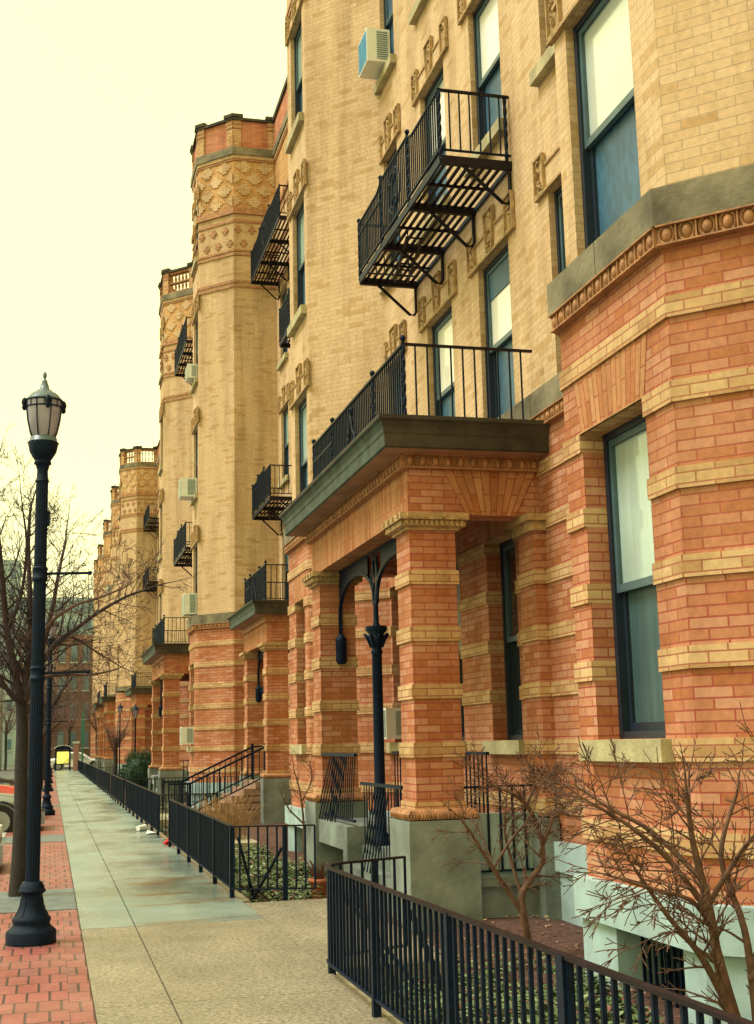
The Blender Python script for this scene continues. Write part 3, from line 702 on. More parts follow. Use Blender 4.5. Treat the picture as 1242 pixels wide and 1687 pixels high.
# ------------------------------------------------------------------ second and third buildings
def crosses(par,P,segs,dia=True):
    mb=MB()
    for i in segs:
        F=Frame(P[i],P[i+1])
        n=max(1,round(F.L/.42))
        for k in range(n):
            for r_,zc in ((0,15.98),(1,16.40)):
                s=(k+(.3 if r_ else .7))*F.L/n
                if s>F.L-.1: continue
                mb.obox(F,s-.11,s+.11,0,.03,zc-.035,zc+.035,'terracotta'); mb.obox(F,s-.05,s+.05,0,.028,zc-.11,zc+.11,'terracotta')
        if dia:
            n=max(1,round(F.L/.62)); 
            for k in range(n+1):
                for row in range(4):
                    s=(k+(.5 if row%2 else 0))*F.L/n; zc=17.28+row*.36
                    for (hw,hh) in ((.24,.036),(.17,.10),(.09,.17)):
                        a,b=max(.02,s-hw),min(F.L-.02,s+hw)
                        if b-a>.05: mb.obox(F,a,b,0,.022+.004*(hw<.2)+.004*(hw<.1),zc-hh,zc+hh,'yellow_brick')
    mb.build('brick_diaper',par)
def parapet(par,P,kinds):
    """kinds: per segment 'solid' or 'balusters'"""
    mb=MB(); bl=MB(); Q=offset_poly(P,.0)
    for i in range(len(P)-1):
        kd=kinds.get(i)
        if not kd: 
            continue
        F=Frame(P[i],P[i+1]); L=F.L
        mb.obox(F,0,.22,-.25,.04,18.95,19.82,'band_brick'); mb.obox(F,L-.22,L,-.25,.04,18.95,19.82,'band_brick')
        for z in (19.55,19.68): mb.obox(F,0,.24,-.25,.06,z,z+.05,'terracotta'); mb.obox(F,L-.24,L,-.25,.06,z,z+.05,'terracotta')
        if kd=='solid': mb.obox(F,.22,L-.22,-.22,.0,18.95,19.82,'red_panel_brick')
        else:
            mb.obox(F,.22,L-.22,-.22,.0,18.95,19.03,'terracotta'); mb.obox(F,.22,L-.22,-.22,.0,19.74,19.82,'terracotta')
            if kd=='double': mb.obox(F,.22,L-.22,-.2,-.02,19.36,19.42,'terracotta')
            n=max(3,int((L-.44)/.17))
            for k in range(n):
                c=F.p(.22+(k+.5)*(L-.44)/n,-.11,0)
                bl.lathe(c[0],c[1],[(.05,19.03),(.03,19.1),(.055,19.22),(.03,19.34),(.03,19.42),(.055,19.55),(.03,19.66),(.05,19.74)],'terracotta' if kd=='double' else 'ac_white',8)
        mb.obox(F,-.05,L+.05,-.3,.08,19.82,19.9,'cornice_stone')
        mb.obox(F,-.07,.28,-.3,.11,19.9,20.0,'cornice_stone'); mb.obox(F,L-.28,L+.07,-.3,.11,19.9,20.0,'cornice_stone')
    o=mb.build('parapet',par)
    if bl.v: bl.build('balusters',o)
bB=thing('apartment_building','second apartment house with solid red brick parapet panels on its bay','building',(5,44,0))
PB=[(6.1,77.6),(6.1,50.25),(5.0,50.25),(3.95,49.2),(3.95,47.55),(5.0,46.5),(5.0,38.1),(3.95,37.05),(3.95,35.5),(4.86,34.59),(6.1,34.58)]
opsB=[]; winB=[]
for si,(z0,z1) in enumerate(S):
    kd='orn' if si else 'orn_b'
    addw(PB,opsB,winB,7,35.66,36.75,z0,z1,kd,up='pale_shade')
    addw(PB,opsB,winB,3,47.75,48.8,z0,z1,kd,up='pale_shade')
    if si<3:
        addw(PB,opsB,winB,5,45.5,46.3,z0,z1,kd,up='screen_glass'); addw(PB,opsB,winB,5,43.2,44.3,z0,z1,kd); addw(PB,opsB,winB,5,41.0,42.1,z0,z1,kd)
        addw(PB,opsB,winB,0,75.9,77.0,z0,z1,kd); addw(PB,opsB,winB,0,73,74.1,z0,z1,kd)
addw(PB,opsB,winB,7,35.75,36.75,*GZ,'gr',up='pale_shade',low='dark_glass')
addw(PB,opsB,winB,5,41.2,42.1,*GZ,'gr',up='dark_glass',low='dark_glass'); addw(PB,opsB,winB,5,43.2,44.2,*GZ,'gr',up='dark_glass',low='dark_glass')
addw(PB,opsB,winB,3,47.8,48.7,*GZ,'gr',up='dark_glass',low='dark_glass')
build_walls(bB,PB,opsB); make_windows(bB,PB,winB)
egg_strip(bB,PB,.115,4.775,4.912,segs=[7,8,9])
crosses(bB,PB,[3,4,7,8,9])
parapet(bB,PB,{7:'solid',8:'solid',9:'solid',5:'solid',2:'double',3:'double',4:'double',0:'solid'})
roof_cap(bB,PB+[(16,34.58)],18.9)
portico(bB,3.49,41.0,46.0,4.93,'portico half hidden behind the bay of the second building',eggs=False)
fire_escape(bB,4.15,5.0,41.0,45.0,15.0,'top fire escape of the second building',detail=False)
fire_escape(bB,4.15,5.0,41.0,45.0,7.95,'lower fire escape of the second building',detail=False)
fire_escape(bB,5.27,6.1,72.9,77.3,14.6,'top fire escape on the far recessed wall',detail=False)
fire_escape(bB,5.27,6.1,72.9,77.3,10.9,'lower fire escape on the far recessed wall',detail=False)
portico(bB,4.6,72.2,76.6,6.05,'small dark portico beyond the evergreen bush',cols=False,eggs=False)
bC=thing('apartment_building','farthest stretch of yellow brick bays stepping down the street','building',(5,100,0))
PC=[(16,131),(5,131),(3.95,129.9),(3.95,127.5),(5.0,126.4),(5.0,120.2),(3.95,119.1),(3.95,117.5),(5,116.4),(5,107.1),(3.95,106),(3.95,104.3),(5,103.2),(5,93.1),(3.95,92),(3.95,90.3),(5,89.2),(5,81.3),(3.95,80.2),(3.95,78.6),(4.86,77.69),(6.1,77.68)]
opsC=[]; winC=[]
for si,(z0,z1) in enumerate(S):
    for seg,ya in ((2,128),(6,117.8),(10,104.7),(14,90.7),(18,78.8)): addw(PC,opsC,winC,seg,ya,ya+1.05,z0,z1,'plain' if seg<14 else ('orn' if si else 'orn_b'),up='dark_glass')
    for ya in (83,86.5): addw(PC,opsC,winC,16,ya,ya+1.1,z0,z1,'plain',up='dark_glass')
build_walls(bC,PC,opsC); make_windows(bC,PC,winC); crosses(bC,PC,[18,19,20,14,15])
parapet(bC,PC,{19:'double',18:'double',20:'balusters',16:'solid',15:'double',14:'double',13:'double',11:'double',10:'double',7:'double',6:'double',3:'double',2:'double',12:'solid',8:'solid',4:'solid'})
roof_cap(bC,PC,18.9)
portico(bC,3.5,84,88.5,4.93,'tiny far portico seen past the garden lamps',cols=False,eggs=False)
portico(bC,3.5,96,101,4.93,'farthest portico of the row',cols=False,eggs=False)
# ------------------------------------------------------------------ air conditioners
def ac(x0,x1,y0,y1,z0,z1,label,back='ac_grille',facing='near'):
    t=thing('air_conditioner',label,'air conditioner',((x0+x1)/2,(y0+y1)/2,z0),'window air conditioners')
    m=MB(); m.box(x0,x1,y0,y1,z0,z1,'ac_white'); m.build('housing',t,bevel=.008)
    m=MB(); w=x1-x0; n=12; a=x0+w*.42; 
    m.box(a,x1-w*.12,y0-.006,y0-.001,z0+.05,z1-.05,'ac_grille')
    for k in range(n): z=z0+.06+(z1-z0-.12)*k/n; m.box(a,x1-w*.12,y0-.014,y0-.007,z,z+.008,'ac_white')
    m.build('side_grille',t)
    m=MB(); m.box(x0-.006,x0-.001,y0+.03,y1-.03,z0+.03,z1-.03,back)
    for k in range(14): y=y0+.05+(y1-y0-.1)*k/13; m.box(x0-.012,x0-.007,y-.003,y+.003,z0+.04,z1-.04,'ac_white' if back=='ac_grille' else back)
    m.build('rear_grille',t)
ac(4.62,5.0,17.72,18.28,12.19,12.76,'white air conditioner with a blue back, high in the wall beside the second bay','ac_blue')
ac(3.66,3.95,35.8,36.4,12.2,12.62,'small air conditioner below the distant fire escape with the tall tower bay')
ac(3.48,3.95,35.8,36.45,8.65,9.2,'larger white air conditioner sticking out halfway up the tower bay')
ac(3.6,3.95,35.8,36.5,5.25,5.85,'greenish air conditioner on the stone belt of the tower bay')
ac(3.55,3.88,35.85,36.4,1.62,2.1,'white air conditioner in the ground floor window of the tower bay')
ac(4.66,5.0,17.7,18.2,1.62,2.06,'tilted white air conditioner seen between the pier and the iron column')
ac(3.6,3.95,90.9,91.6,12.3,12.9,'tiny air conditioner on a far tower behind the branches')
# ------------------------------------------------------------------ iron garden fences
def fence(pts,label,z=.74,step=.10,posts=None,braces=(),bw=.018,rise=0):
    t=thing('iron_fence',label,'fence',(pts[0][0],pts[0][1],0))
    z0=z; zf=lambda y:z0+rise*max(0,9-y)
    rails=MB(); bars=MB(); P=[Vector((*p,0)) for p in pts]
    seg=[(P[i+1]-P[i]).length for i in range(len(P)-1)]; L=sum(seg)
    def at(s):
        for i,l in enumerate(seg):
            if s<=l+1e-6: return P[i]+(P[i+1]-P[i])*(s/l)
            s-=l
        return P[-1]
    for a,b in zip(P,P[1:]):
        rails.bar((a.x,a.y,zf(a.y)),(b.x,b.y,zf(b.y)),.035,'iron_rusty',.016); rails.bar((a.x,a.y,.10),(b.x,b.y,.10),.035,'iron',.016)
    rails.build('rail',t)
    n=round(L/step)
    for k in range(n+1):
        q=at(L*k/n); bars.bar((q.x,q.y,.10),(q.x,q.y,zf(q.y)),bw,'iron')
    bars.build('bars',t)
    for s in (posts if posts is not None else [L*k/max(1,round(L/1.42)) for k in range(max(1,round(L/1.42))+1)]):
        q=at(s); pm=MB(); pm.box(q.x-.024,q.x+.024,q.y-.024,q.y+.024,-.06,zf(q.y)+.004,'iron'); pm.build('post',t)
    for a,b in braces: q=MB(); q.bar(a,b,.024,'iron'); q.build('brace',t)
    return t
fence([(1.9,-1.0),(1.9,1.0),(1.9,3),(1.9,8.85),(1.915,9.0),(1.96,9.1),(2.05,9.19),(2.6,9.43)],'nearest black fence curving round its corner beside the path',posts=[1.3,2.75,4.2,5.65,7.1,8.6,10.1,10.55],rise=.011,z=.735,braces=[((1.93,6.9,.68),(2.35,7.25,-.15)),((1.93,8.3,.68),(2.35,8.65,-.15)),((1.98,9.05,.6),(2.5,8.7,-.1))])
fence([(1.9,21.05),(1.9,13.8),(1.92,13.7),(1.99,13.63),(2.72,13.40)],'second black fence with pavement litter at its far foot',posts=[0,1.45,2.9,4.35,5.8,7.25,7.9],braces=[((1.96,13.75,.62),(2.25,14.5,-.12)),((2.4,13.6,.5),(2.2,14.4,-.12))])
fence([(1.92,33.6),(1.92,23.3),(2.0,23.15),(2.9,23.0)],'third black fence, beside the brownstone steps')
fence([(1.92,42.0),(1.92,34.5),(2.0,34.35),(2.9,34.2)],'fourth black fence, before the evergreen bush')
fence([(1.95,55),(1.95,43.6),(2.9,43.4)],'fifth black fence, in front of the garden lamps')
fence([(1.95,75),(1.95,56.2),(2.9,56)],'sixth black fence, small and far',step=.14)
fence([(1.95,96),(1.95,77),(2.9,76.8)],'farthest black fence near the bus shelter',step=.16)
fence([(2.6,35.6),(5.0,34.3)],'low black fence in the garden beside the tower bay',posts=[0,2.7])
# ------------------------------------------------------------------ brownstone steps of second portico
t=thing('entrance_steps','brownstone steps with two black handrails leading up to the set back portico','steps',(4,29.6,0))
m=MB()
for k in range(5): m.box(3.45+.27*k,5.0,28.9,30.9,-.3 if k==0 else .15*k-.02,.15*(k+1),'brownstone')
m.build('treads',t)
for y in (28.95,30.85):
    r=MB(); A=(3.05,y,.75); B=(4.75,y,1.52); r.bar(A,B,.045,'iron'); r.bar((3.05,y,.08),(4.75,y,.86),.03,'iron'); r.bar(B,(5.0,y,1.54),.04,'iron')
    for k in range(1,13):
        u=k/13; x=3.05+1.7*u; r.bar((x,y,.08+.78*u),(x,y,.75+.77*u),.018,'iron')
    r.bar((3.05,y,-.1),(3.05,y,.78),.06,'iron'); r.bar((4.75,y,.7),(4.75,y,1.6),.06,'iron')
    for k in range(3): r.bar((3.05-.12*k-.05,y,-.1),(3.05-.12*k-.05,y,.75),.022,'iron')
    r.bar((2.6,y,.75),(3.05,y,.75),.045,'iron')
    r.build('handrail',t)
# ------------------------------------------------------------------ street lamps
def make_lamp(label,x,y):
    t=thing('street_lamp',label,'street lamp',(x,y,0),'black street lamps along the kerb')
    m=MB()
    m.lathe(x,y,[(.207,0),(.207,.09),(.20,.105),(.175,.125),(.155,.145),(.152,.165),(.160,.18),(.158,.20),(.138,.225),(.115,.26),(.098,.31),(.090,.36),(.088,.39),(.100,.405),(.112,.41),(.112,.43),(.10,.44),(.102,.46),(.09,.47),(.085,.49),(.066,.50)],'iron',8 if False else 24)
    for k in range(8):
        a=k*math.pi/4+.2; m.tube([(x+.134*math.cos(a),y+.134*math.sin(a),.225),(x+.111*math.cos(a),y+.111*math.sin(a),.26),(x+.094*math.cos(a),y+.094*math.sin(a),.31),(x+.087*math.cos(a),y+.087*math.sin(a),.36)],.009,'iron',5)
    m.build('base',t)
    m=MB(); m.lathe(x,y,[(.060,.50),(.053,3.95)],'iron',32,flute=.09,smooth=False)
    m.lathe(x,y,[(.062,3.95),(.05,3.98),(.047,4.05),(.062,4.10),(.078,4.11),(.07,4.14),(.062,4.15)],'iron',20); m.build('post',t)
    m=MB(); m.lathe(x,y,[(.062,4.13),(.09,4.17),(.118,4.22),(.128,4.27),(.133,4.30),(.13,4.31)],'iron',20); m.lathe(x,y,[(.13,4.31),(.122,4.32),(.118,4.35),(.10,4.36)],'lamp_roof',20)
    for k in range(16): a=k*math.pi/8; m.ball((x+.133*math.cos(a),y+.133*math.sin(a),4.30),.008,'iron',5)
    m.build('lantern_bowl',t)
    m=MB(); m.lathe(x,y,[(.098,4.345),(.126,4.41),(.147,4.50),(.159,4.60),(.162,4.68)],'lamp_glass',20); m.build('globe',t)
    m=MB()
    for k in range(8):
        a=k*math.pi/4+.39
        for (r0,z0),(r1,z1) in zip([(.102,4.345),(.130,4.41),(.151,4.50),(.163,4.60),(.166,4.69)],[(.130,4.41),(.151,4.50),(.163,4.60),(.166,4.69)]): m.bar((x+r0*math.cos(a),y+r0*math.sin(a),z0),(x+r1*math.cos(a),y+r1*math.sin(a),z1),.009,'iron')
    for r,z in ((.163,4.625),(.165,4.685)): m.tube([(x+r*math.cos(a),y+r*math.sin(a),z) for a in [2*math.pi*k/24 for k in range(25)]],.007,'iron',5,False)
    for k in range(16):
        a=k*math.pi/8; m.bar((x+.163*math.cos(a),y+.163*math.sin(a),4.62),(x+.163*math.cos(a),y+.163*math.sin(a),4.69),.008,'iron')
    for k in range(4):
        a=k*math.pi/2+.2; c=(x+.175*math.cos(a),y+.175*math.sin(a))
        m.lathe(c[0],c[1],[(.008,4.59),(.022,4.61),(.018,4.635),(.027,4.66),(.022,4.69),(.008,4.71)],'iron',8)
    m.build('cage',t)
    m=MB(); m.lathe(x,y,[(.165,4.69),(.168,4.70),(.150,4.715),(.128,4.745),(.105,4.765),(.072,4.78),(.070,4.79),(.046,4.80),(.036,4.84),(.024,4.87),(.026,4.885),(.012,4.89),(.010,4.905),(.017,4.92),(.018,4.945),(.010,4.965),(.002,4.97)],'lamp_roof',20); m.build('roof',t)
    for z in (3.12,2.245):
        m=MB(); m.lathe(x,y,[(.058,z-.07),(.068,z-.06),(.068,z-.035),(.062,z-.03),(.062,z+.03),(.068,z+.035),(.068,z+.05),(.058,z+.06)],'iron',20); m.bar((x+.05,y,z),(x+.42,y,z+.01),.022,'iron'); m.ball((x+.43,y,z+.01),.02,'iron'); m.build('banner_arm',t)
    m=MB(); m.box(x+.045,x+.075,y-.02,y+.02,3.55,3.68,'iron'); m.build('socket_box',t)
    return t
L0=make_lamp('tall black street lamp in the foreground on the red brick paving',-.12,11.42)
for lab,x,y in (('second black street lamp, beyond the tree trunk',-.05,32.6),('third street lamp down the brick strip',-.05,50.5),('fourth street lamp, mostly hidden by the third',-.03,62),('fifth street lamp, small and far',-.02,75),('farthest street lamp before the bus shelter',0,88)):
    c=copy_tree(L0,delta=(x+.12,y-11.42,0)); c['label']=lab
# ------------------------------------------------------------------ trees
def twigs(mb,p,d,L,r,depth,rg,mat,up=.15,spread=.6,kids=(2,4),minr=.0026,shrink=.62,drop=0,kink=.22,bud=False):
    n=max(3,int(L/.14)) if depth>0 else 3
    pts=[Vector(p)]; rad=[r]; d=Vector(d).normalized()
    for i in range(n):
        d=(d+Vector((rg.gauss(0,kink),rg.gauss(0,kink),rg.gauss(0,kink)+up))*.5).normalized()
        pts.append(pts[-1]+d*L/n); rad.append(max(minr,r*(1-.55*(i+1)/n)))
    mb.tube(pts,rad,mat,3 if r<.012 else 6,False)
    if depth<=0:
        return
    k=rg.randint(*kids)
    for j in range(k):
        t=rg.uniform(.25,1); i=min(n,max(1,int(round(t*n)))); q=pts[i]
        dd=(pts[i]-pts[i-1]).normalized(); a=Vector((rg.gauss(0,1),rg.gauss(0,1),rg.gauss(0,1))); a=(a-dd*a.dot(dd)).normalized()
        nd_=(dd*(1-spread*.4)+a*spread*rg.uniform(.6,1.3)).normalized()
        twigs(mb,q,nd_,L*shrink*rg.uniform(.7,1.2),rad[i]*.66,depth-1,rg,mat,up,spread,kids,minr,shrink,drop,kink)
    twigs(mb,pts[-1],d,L*shrink,rad[-1],depth-1,rg,mat,up,spread,kids,minr,shrink,drop,kink)
def interp(pts,k=5):
    out=[]; P=[Vector(p) for p in pts]
    for i in range(len(P)-1):
        a,b,c,d=P[max(0,i-1)],P[i],P[i+1],P[min(len(P)-1,i+2)]
        for j in range(k):
            t=j/k; out.append(.5*((2*b)+(c-a)*t+(2*a-5*b+4*c-d)*t*t+(3*b-a-3*c+d)*t**3))
    out.append(P[-1]); return out
def bough(mb,pts,r0,r1,rg,nsub,Ls,depth,mat,up=.12,spread=.75,kids=(2,4),start=.25):
    P=interp(pts); N=len(P); rad=[r0+(r1-r0)*i/(N-1) for i in range(N)]
    mb.tube(P,rad,mat,8,False)
    for k in range(nsub):
        t=start+(1-start)*(k+rg.random())/nsub; i=min(N-2,int(t*(N-1))); q=P[i]; dd=(P[i+1]-P[i]).normalized()
        a=Vector((rg.gauss(0,1),rg.gauss(0,1)*.7,rg.gauss(0,1)+.2)); a=(a-dd*a.dot(dd)).normalized()
        twigs(mb,q,(dd*.6+a*.75),Ls*rg.uniform(.6,1.2)*(1.15-.5*t),max(.004,rad[i]*.42),depth,rg,mat,up,spread,kids)
    twigs(mb,P[-1],(P[-1]-P[-2]),Ls*.7,r1,depth,rg,mat,up,spread,kids)
BG={'left':[(-0.34, 15.0, 2.12), (-0.4, 14.9, 2.44), (-0.5, 14.8, 2.91), (-0.56, 14.7, 3.45), (-0.63, 14.6, 4.06), (-0.67, 14.5, 4.5)],
'mid':[(-0.32, 15.0, 2.07), (-0.26, 15.1, 2.66), (-0.26, 15.2, 3.23), (-0.3, 15.2, 3.95), (-0.29, 15.2, 4.35)],
'r1':[(-0.31, 15.0, 2.1), (-0.2, 15.0, 2.41), (0.03, 14.9, 2.77), (0.26, 14.8, 2.94), (0.49, 14.7, 3.11), (0.79, 14.6, 3.28), (1.05, 14.5, 3.37)],
'r2':[(-0.31, 15.0, 2.1), (-0.16, 15.1, 2.52), (-0.02, 15.2, 3.16), (0.06, 15.3, 3.68), (0.13, 15.4, 4.05)],
'r3':[(0.03, 14.9, 2.77), (0.23, 15.2, 2.87), (0.52, 15.4, 2.71), (0.81, 15.6, 2.55)],
'r4':[(-0.31, 15.0, 2.07), (-0.13, 15.4, 2.39), (0.14, 15.8, 2.47), (0.48, 16.2, 2.49), (0.82, 16.5, 2.58)],
'r5':[(-0.16, 15.1, 2.52), (-0.06, 14.6, 2.93), (0.21, 14.4, 3.15), (0.5, 14.2, 3.23), (0.75, 14.1, 3.33)],
'l2':[(-0.34, 15.0, 2.12), (-0.45, 14.6, 2.22), (-0.61, 14.3, 2.47), (-0.79, 14.1, 2.72)],
'l3':[(-0.4, 14.9, 2.44),(-.55,15.2,2.7),(-.8,15.5,3.0),(-1.0,15.7,3.4)],
'l4':[(-.5,14.8,2.91),(-.35,14.5,3.3),(-.3,14.3,3.8),(-.35,14.2,4.2)]}
SZ={'left':(.052,.018),'mid':(.045,.016),'r1':(.042,.012),'r2':(.04,.012),'r3':(.018,.007),'r4':(.028,.009),'r5':(.026,.009),'l2':(.035,.012),'l3':(.03,.01),'l4':(.025,.009)}
t=thing('bare_tree','leafless street tree right behind the foreground lamp, its boughs reaching over the pavement','tree',(-.32,15,0))
m=MB(); m.tube(interp([(-.33,15,-.05),(-.31,15,.3),(-.30,15,.8),(-.31,15,1.4),(-.31,15,1.83),(-.335,15,2.14)]),[.090-.0012*i for i in range(26)],'bark',12,False); m.build('trunk',t)
rg=random.Random(11); m=MB()
for k,P in BG.items():
    far=k in('r1','r3','r4','r5')
    bough(m,P,*SZ[k],rg,20 if k in('left','mid','r1','r2') else 14,.42 if far else .5,3,'twig_red' if k in('r3','r4','r5') else 'twig_dark',up=.05 if far else .12,spread=.85,kids=(1,3),start=.12)
m.build('crown',t)
def street_tree(x,y,h,label,seed,mat='twig_red',depth=3):
    t=thing('bare_tree',label,'tree',(x,y,0)); rg=random.Random(seed); m=MB()
    m.tube(interp([(x,y,-.1),(x+.02,y,1),(x-.02,y,2),(x,y,h*.42)]),.11,'bark',8,False); m.build('trunk',t); m=MB()
    for k in range(9):
        a=k*2.4+rg.random(); z=h*rg.uniform(.28,.42); r=rg.uniform(.5,1)*h*.22
        P=[(x,y,z),(x+r*.4*math.cos(a),y+r*.4*math.sin(a),z+h*.10),(x+r*math.cos(a),y+r*math.sin(a),z+h*rg.uniform(.15,.38))]
        bough(m,P,.05,.018,rg,7,h*.13,depth,mat,up=.12,spread=.8,kids=(2,3))
    m.build('crown',t)
street_tree(-.36,37.5,5.6,'second bare street tree, trunk just left of the second lamp',3,'twig_dark',2)
street_tree(-.35,51.5,5.8,'third bare street tree with reddish twigs',4,depth=2)
street_tree(-.3,68,6.0,'fourth bare street tree with reddish twigs, far down the kerb',5,depth=2)
street_tree(-.3,84,6.2,'farthest bare street tree with reddish twigs',6,depth=2)
street_tree(-3.6,112,9,'wide bare tree across the far crossing',8,depth=2)
street_tree(1.6,113,8.5,'red twigged tree behind the bus shelter',9,depth=2)
street_tree(-6,96,8,'bare tree beyond the road before the blue grey tower',12,depth=2)
street_tree(-.4,98.5,7,'reddish bare tree directly left of the bus shelter',13,depth=3)
street_tree(3.6,104,7.5,'reddish bare tree right of the bus shelter before the brick building',14,depth=3)
street_tree(3.2,66,4.2,'small bare garden tree near the garden lamps',10,depth=2)
# ---- shrubs
def shrub(name,label,stems,seed,mat,Ls,depth,start=.3,nsub=7,base=None,spread=.62,kids=(1,2),up=.05,mr=.0018):
    t=thing(name,label,'shrub',base or stems[0][0][0]); rg=random.Random(seed); a=MB(); b=MB()
    for P,r0,r1 in stems:
        Q=interp(P); N=len(Q); rad=[r0+(r1-r0)*i/(N-1) for i in range(N)]; a.tube(Q,rad,mat,8,False)
        for k in range(nsub):
            tt=start+(1-start)*(k+rg.random())/nsub; i=min(N-2,int(tt*(N-1))); dd=(Q[i+1]-Q[i]).normalized()
            v=Vector((rg.gauss(0,1),rg.gauss(0,.8),rg.gauss(0,.45))); v=(v-dd*v.dot(dd)).normalized()
            twigs(b,Q[i],dd*.75+v*.7,Ls*rg.uniform(.6,1.25),max(.005,rad[i]*.45),depth,rg,mat,up,spread,kids,minr=mr,kink=.17,shrink=.5)
        twigs(b,Q[-1],Q[-1]-Q[-2],Ls*.7,r1,depth,rg,mat,up,spread,kids,minr=mr,kink=.17,shrink=.5)
    a.build('stem',t); b.build('twigs',t)
b0=(3.52,6.08,-.25)
shrub('bare_shrub','big leafless shrub with brown forked stems in the lower right corner',[
 ([b0,(3.36,6.1,.25),(3.30,6.1,.7),(3.22,6.08,1.05),(3.16,6.0,1.30)],.034,.011),
 ([b0,(3.40,6.15,.3),(3.33,6.2,.75),(3.3,6.25,1.1),(3.33,6.3,1.3)],.028,.010),
 ([(3.37,6.1,.22),(3.18,6.0,.5),(2.98,5.95,.72),(2.80,5.9,.95)],.022,.008),
 ([(3.30,6.1,.68),(3.10,6.1,.95),(2.88,6.1,1.14),(2.68,6.1,1.26)],.018,.007),
 ([(3.27,6.09,.85),(3.05,6.2,1.1),(2.85,6.25,1.22),(2.72,6.3,1.32)],.016,.006),
 ([b0,(3.52,6.1,.2),(3.50,6.12,.6),(3.44,6.2,.95),(3.55,6.2,1.26)],.028,.010),
 ([(3.50,6.1,.35),(3.66,6.05,.65),(3.74,6.0,.95),(3.7,6.0,1.3)],.018,.007),
 ([(3.3,6.1,.62),(3.1,5.9,.78),(2.85,5.8,.86),(2.66,5.75,.92)],.015,.006),
 ([(3.3,6.15,.7),(3.45,6.0,1.0),(3.6,5.95,1.16),(3.64,5.9,1.3)],.016,.006)],21,'shrub_bark',.25,2,.2,12,mr=.0028,up=-.06,kids=(2,4))
b1=(3.92,10.35,-.2)
shrub('bare_shrub','crooked leafless shrub in front of the pier plinth',[
 ([b1,(3.86,10.3,.1),(3.85,10.3,.3),(3.93,10.3,.42),(4.05,10.3,.58),(4.02,10.3,.85),(3.9,10.25,1.05)],.040,.014),
 ([(3.86,10.3,.15),(3.70,10.3,.38),(3.55,10.28,.6),(3.42,10.25,.8),(3.3,10.2,.95)],.026,.008),
 ([(3.93,10.25,1.0),(3.8,10.2,1.12),(3.62,10.2,1.2),(3.45,10.2,1.32)],.016,.007),
 ([(3.85,10.3,.28),(3.78,10.35,.6),(3.72,10.3,.85),(3.75,10.3,1.1)],.016,.007),
 ([(4.02,10.3,.62),(4.15,10.3,.9),(4.2,10.3,1.1),(4.15,10.3,1.3)],.017,.007),
 ([(3.6,10.3,.52),(3.75,10.25,.75),(3.92,10.2,.95),(4.0,10.2,1.15)],.014,.006),
 ([(3.9,10.25,1.03),(3.98,10.2,1.2),(4.05,10.2,1.32)],.013,.006)],22,'shrub_bark',.22,2,.25,11,mr=.003,up=-.06,kids=(2,4))
b2=(3.42,17.6,-.1)
shrub('bare_shrub','small leafless shrub behind the far pier of the portico',[([b2,(3.4,17.5,.5),(3.35,17.5,.95),(3.28,17.5,1.2)],.02,.008),([(3.4,17.5,.5),(3.2,17.5,.7),(3.1,17.4,.85)],.014,.006),([(3.38,17.5,.8),(3.5,17.4,1.1),(3.45,17.3,1.35)],.012,.005)],23,'shrub_bark',.28,2)
rg=random.Random(5); m=MB()
for k in range(260):
    a=rg.uniform(0,6.28); r=rg.uniform(0,.35); x,y=3.0+r*math.cos(a),22.4+r*1.5*math.sin(a); h=rg.uniform(.3,.75); lean=rg.uniform(0,.35)
    m.tube([(x,y,-.15),(x+lean*.4*math.cos(a),y+lean*.4*math.sin(a),h*.6),(x+lean*math.cos(a),y+lean*math.sin(a),h)],.005,'dry_stem',3,False)
tag(m.build('dry_shrub'),'clump of straw coloured dry stems beside the brownstone steps','shrub')
# ---- evergreen bush
rg=random.Random(6); m=MB(); C0=Vector((3.15,47.5,.55))
for k in range(5200):
    v=Vector((rg.gauss(0,1),rg.gauss(0,1),rg.gauss(0,1))).normalized(); rr=rg.uniform(.72,1.03)*(1+.10*math.sin(v.x*6+v.z*5)+.07*math.sin(v.y*9))
    p=C0+Vector((v.x*.66,v.y*.8,v.z*.88))*rr; d=(v+Vector((rg.gauss(0,.5),rg.gauss(0,.5),rg.gauss(0,.5)+.3))).normalized()*rg.uniform(.06,.13); s=d.cross(Vector((rg.random(),rg.random(),rg.random()))).normalized()*.016
    m.face([p-s,p+s,p+d],'evergreen')
t=thing('evergreen_bush','rounded dark green bush beyond the fences','bush',(3.15,47.5,-.2)); m.build('crown',t)
m=MB(); m.tube([(3.15,47.5,-.3),(3.15,47.5,.3)],.05,'bark',6); m.ball((3.15,47.5,.55),.55,'evergreen',10,1.2); m.build('trunk',t)
# ---- ivy
def ivy(xa,xb,ya,yb,n,seed,keep):
    rg=random.Random(seed); m=MB()
    for k in range(n):
        x,y=rg.uniform(xa,xb),rg.uniform(ya,yb)
        if not keep(x,y,rg): continue
        z=garden_z(x,y)+abs(rg.gauss(0,.05))+.01; a=rg.uniform(0,6.28); s=rg.uniform(.018,.038); tl=rg.uniform(-.5,.5)
        c,sn=math.cos(a),math.sin(a); mat=rg.choice(['ivy_a']*6+['ivy_b']*2+['ivy_c'])
        def q(u,v): return (x+c*u-sn*v,y+sn*u+c*v,z+u*tl+abs(v)*.35)
        m.face([q(-s,0),q(-.2*s,-.8*s),q(s*1.1,0),q(-.2*s,.8*s)],mat)
    return m
o=ivy(2.1,3.75,2.0,9.9,24000,1,lambda x,y,r:(y<9.3 or r.random()<.5*(9.9-y)) and (x-3.45)**2+(y-6.08)**2>.03 and math.sin(x*5)+math.sin(y*3.3)>-1.5).build('ivy'); tag(o,'ivy covering the bed behind the nearest fence','ivy',kind='stuff')
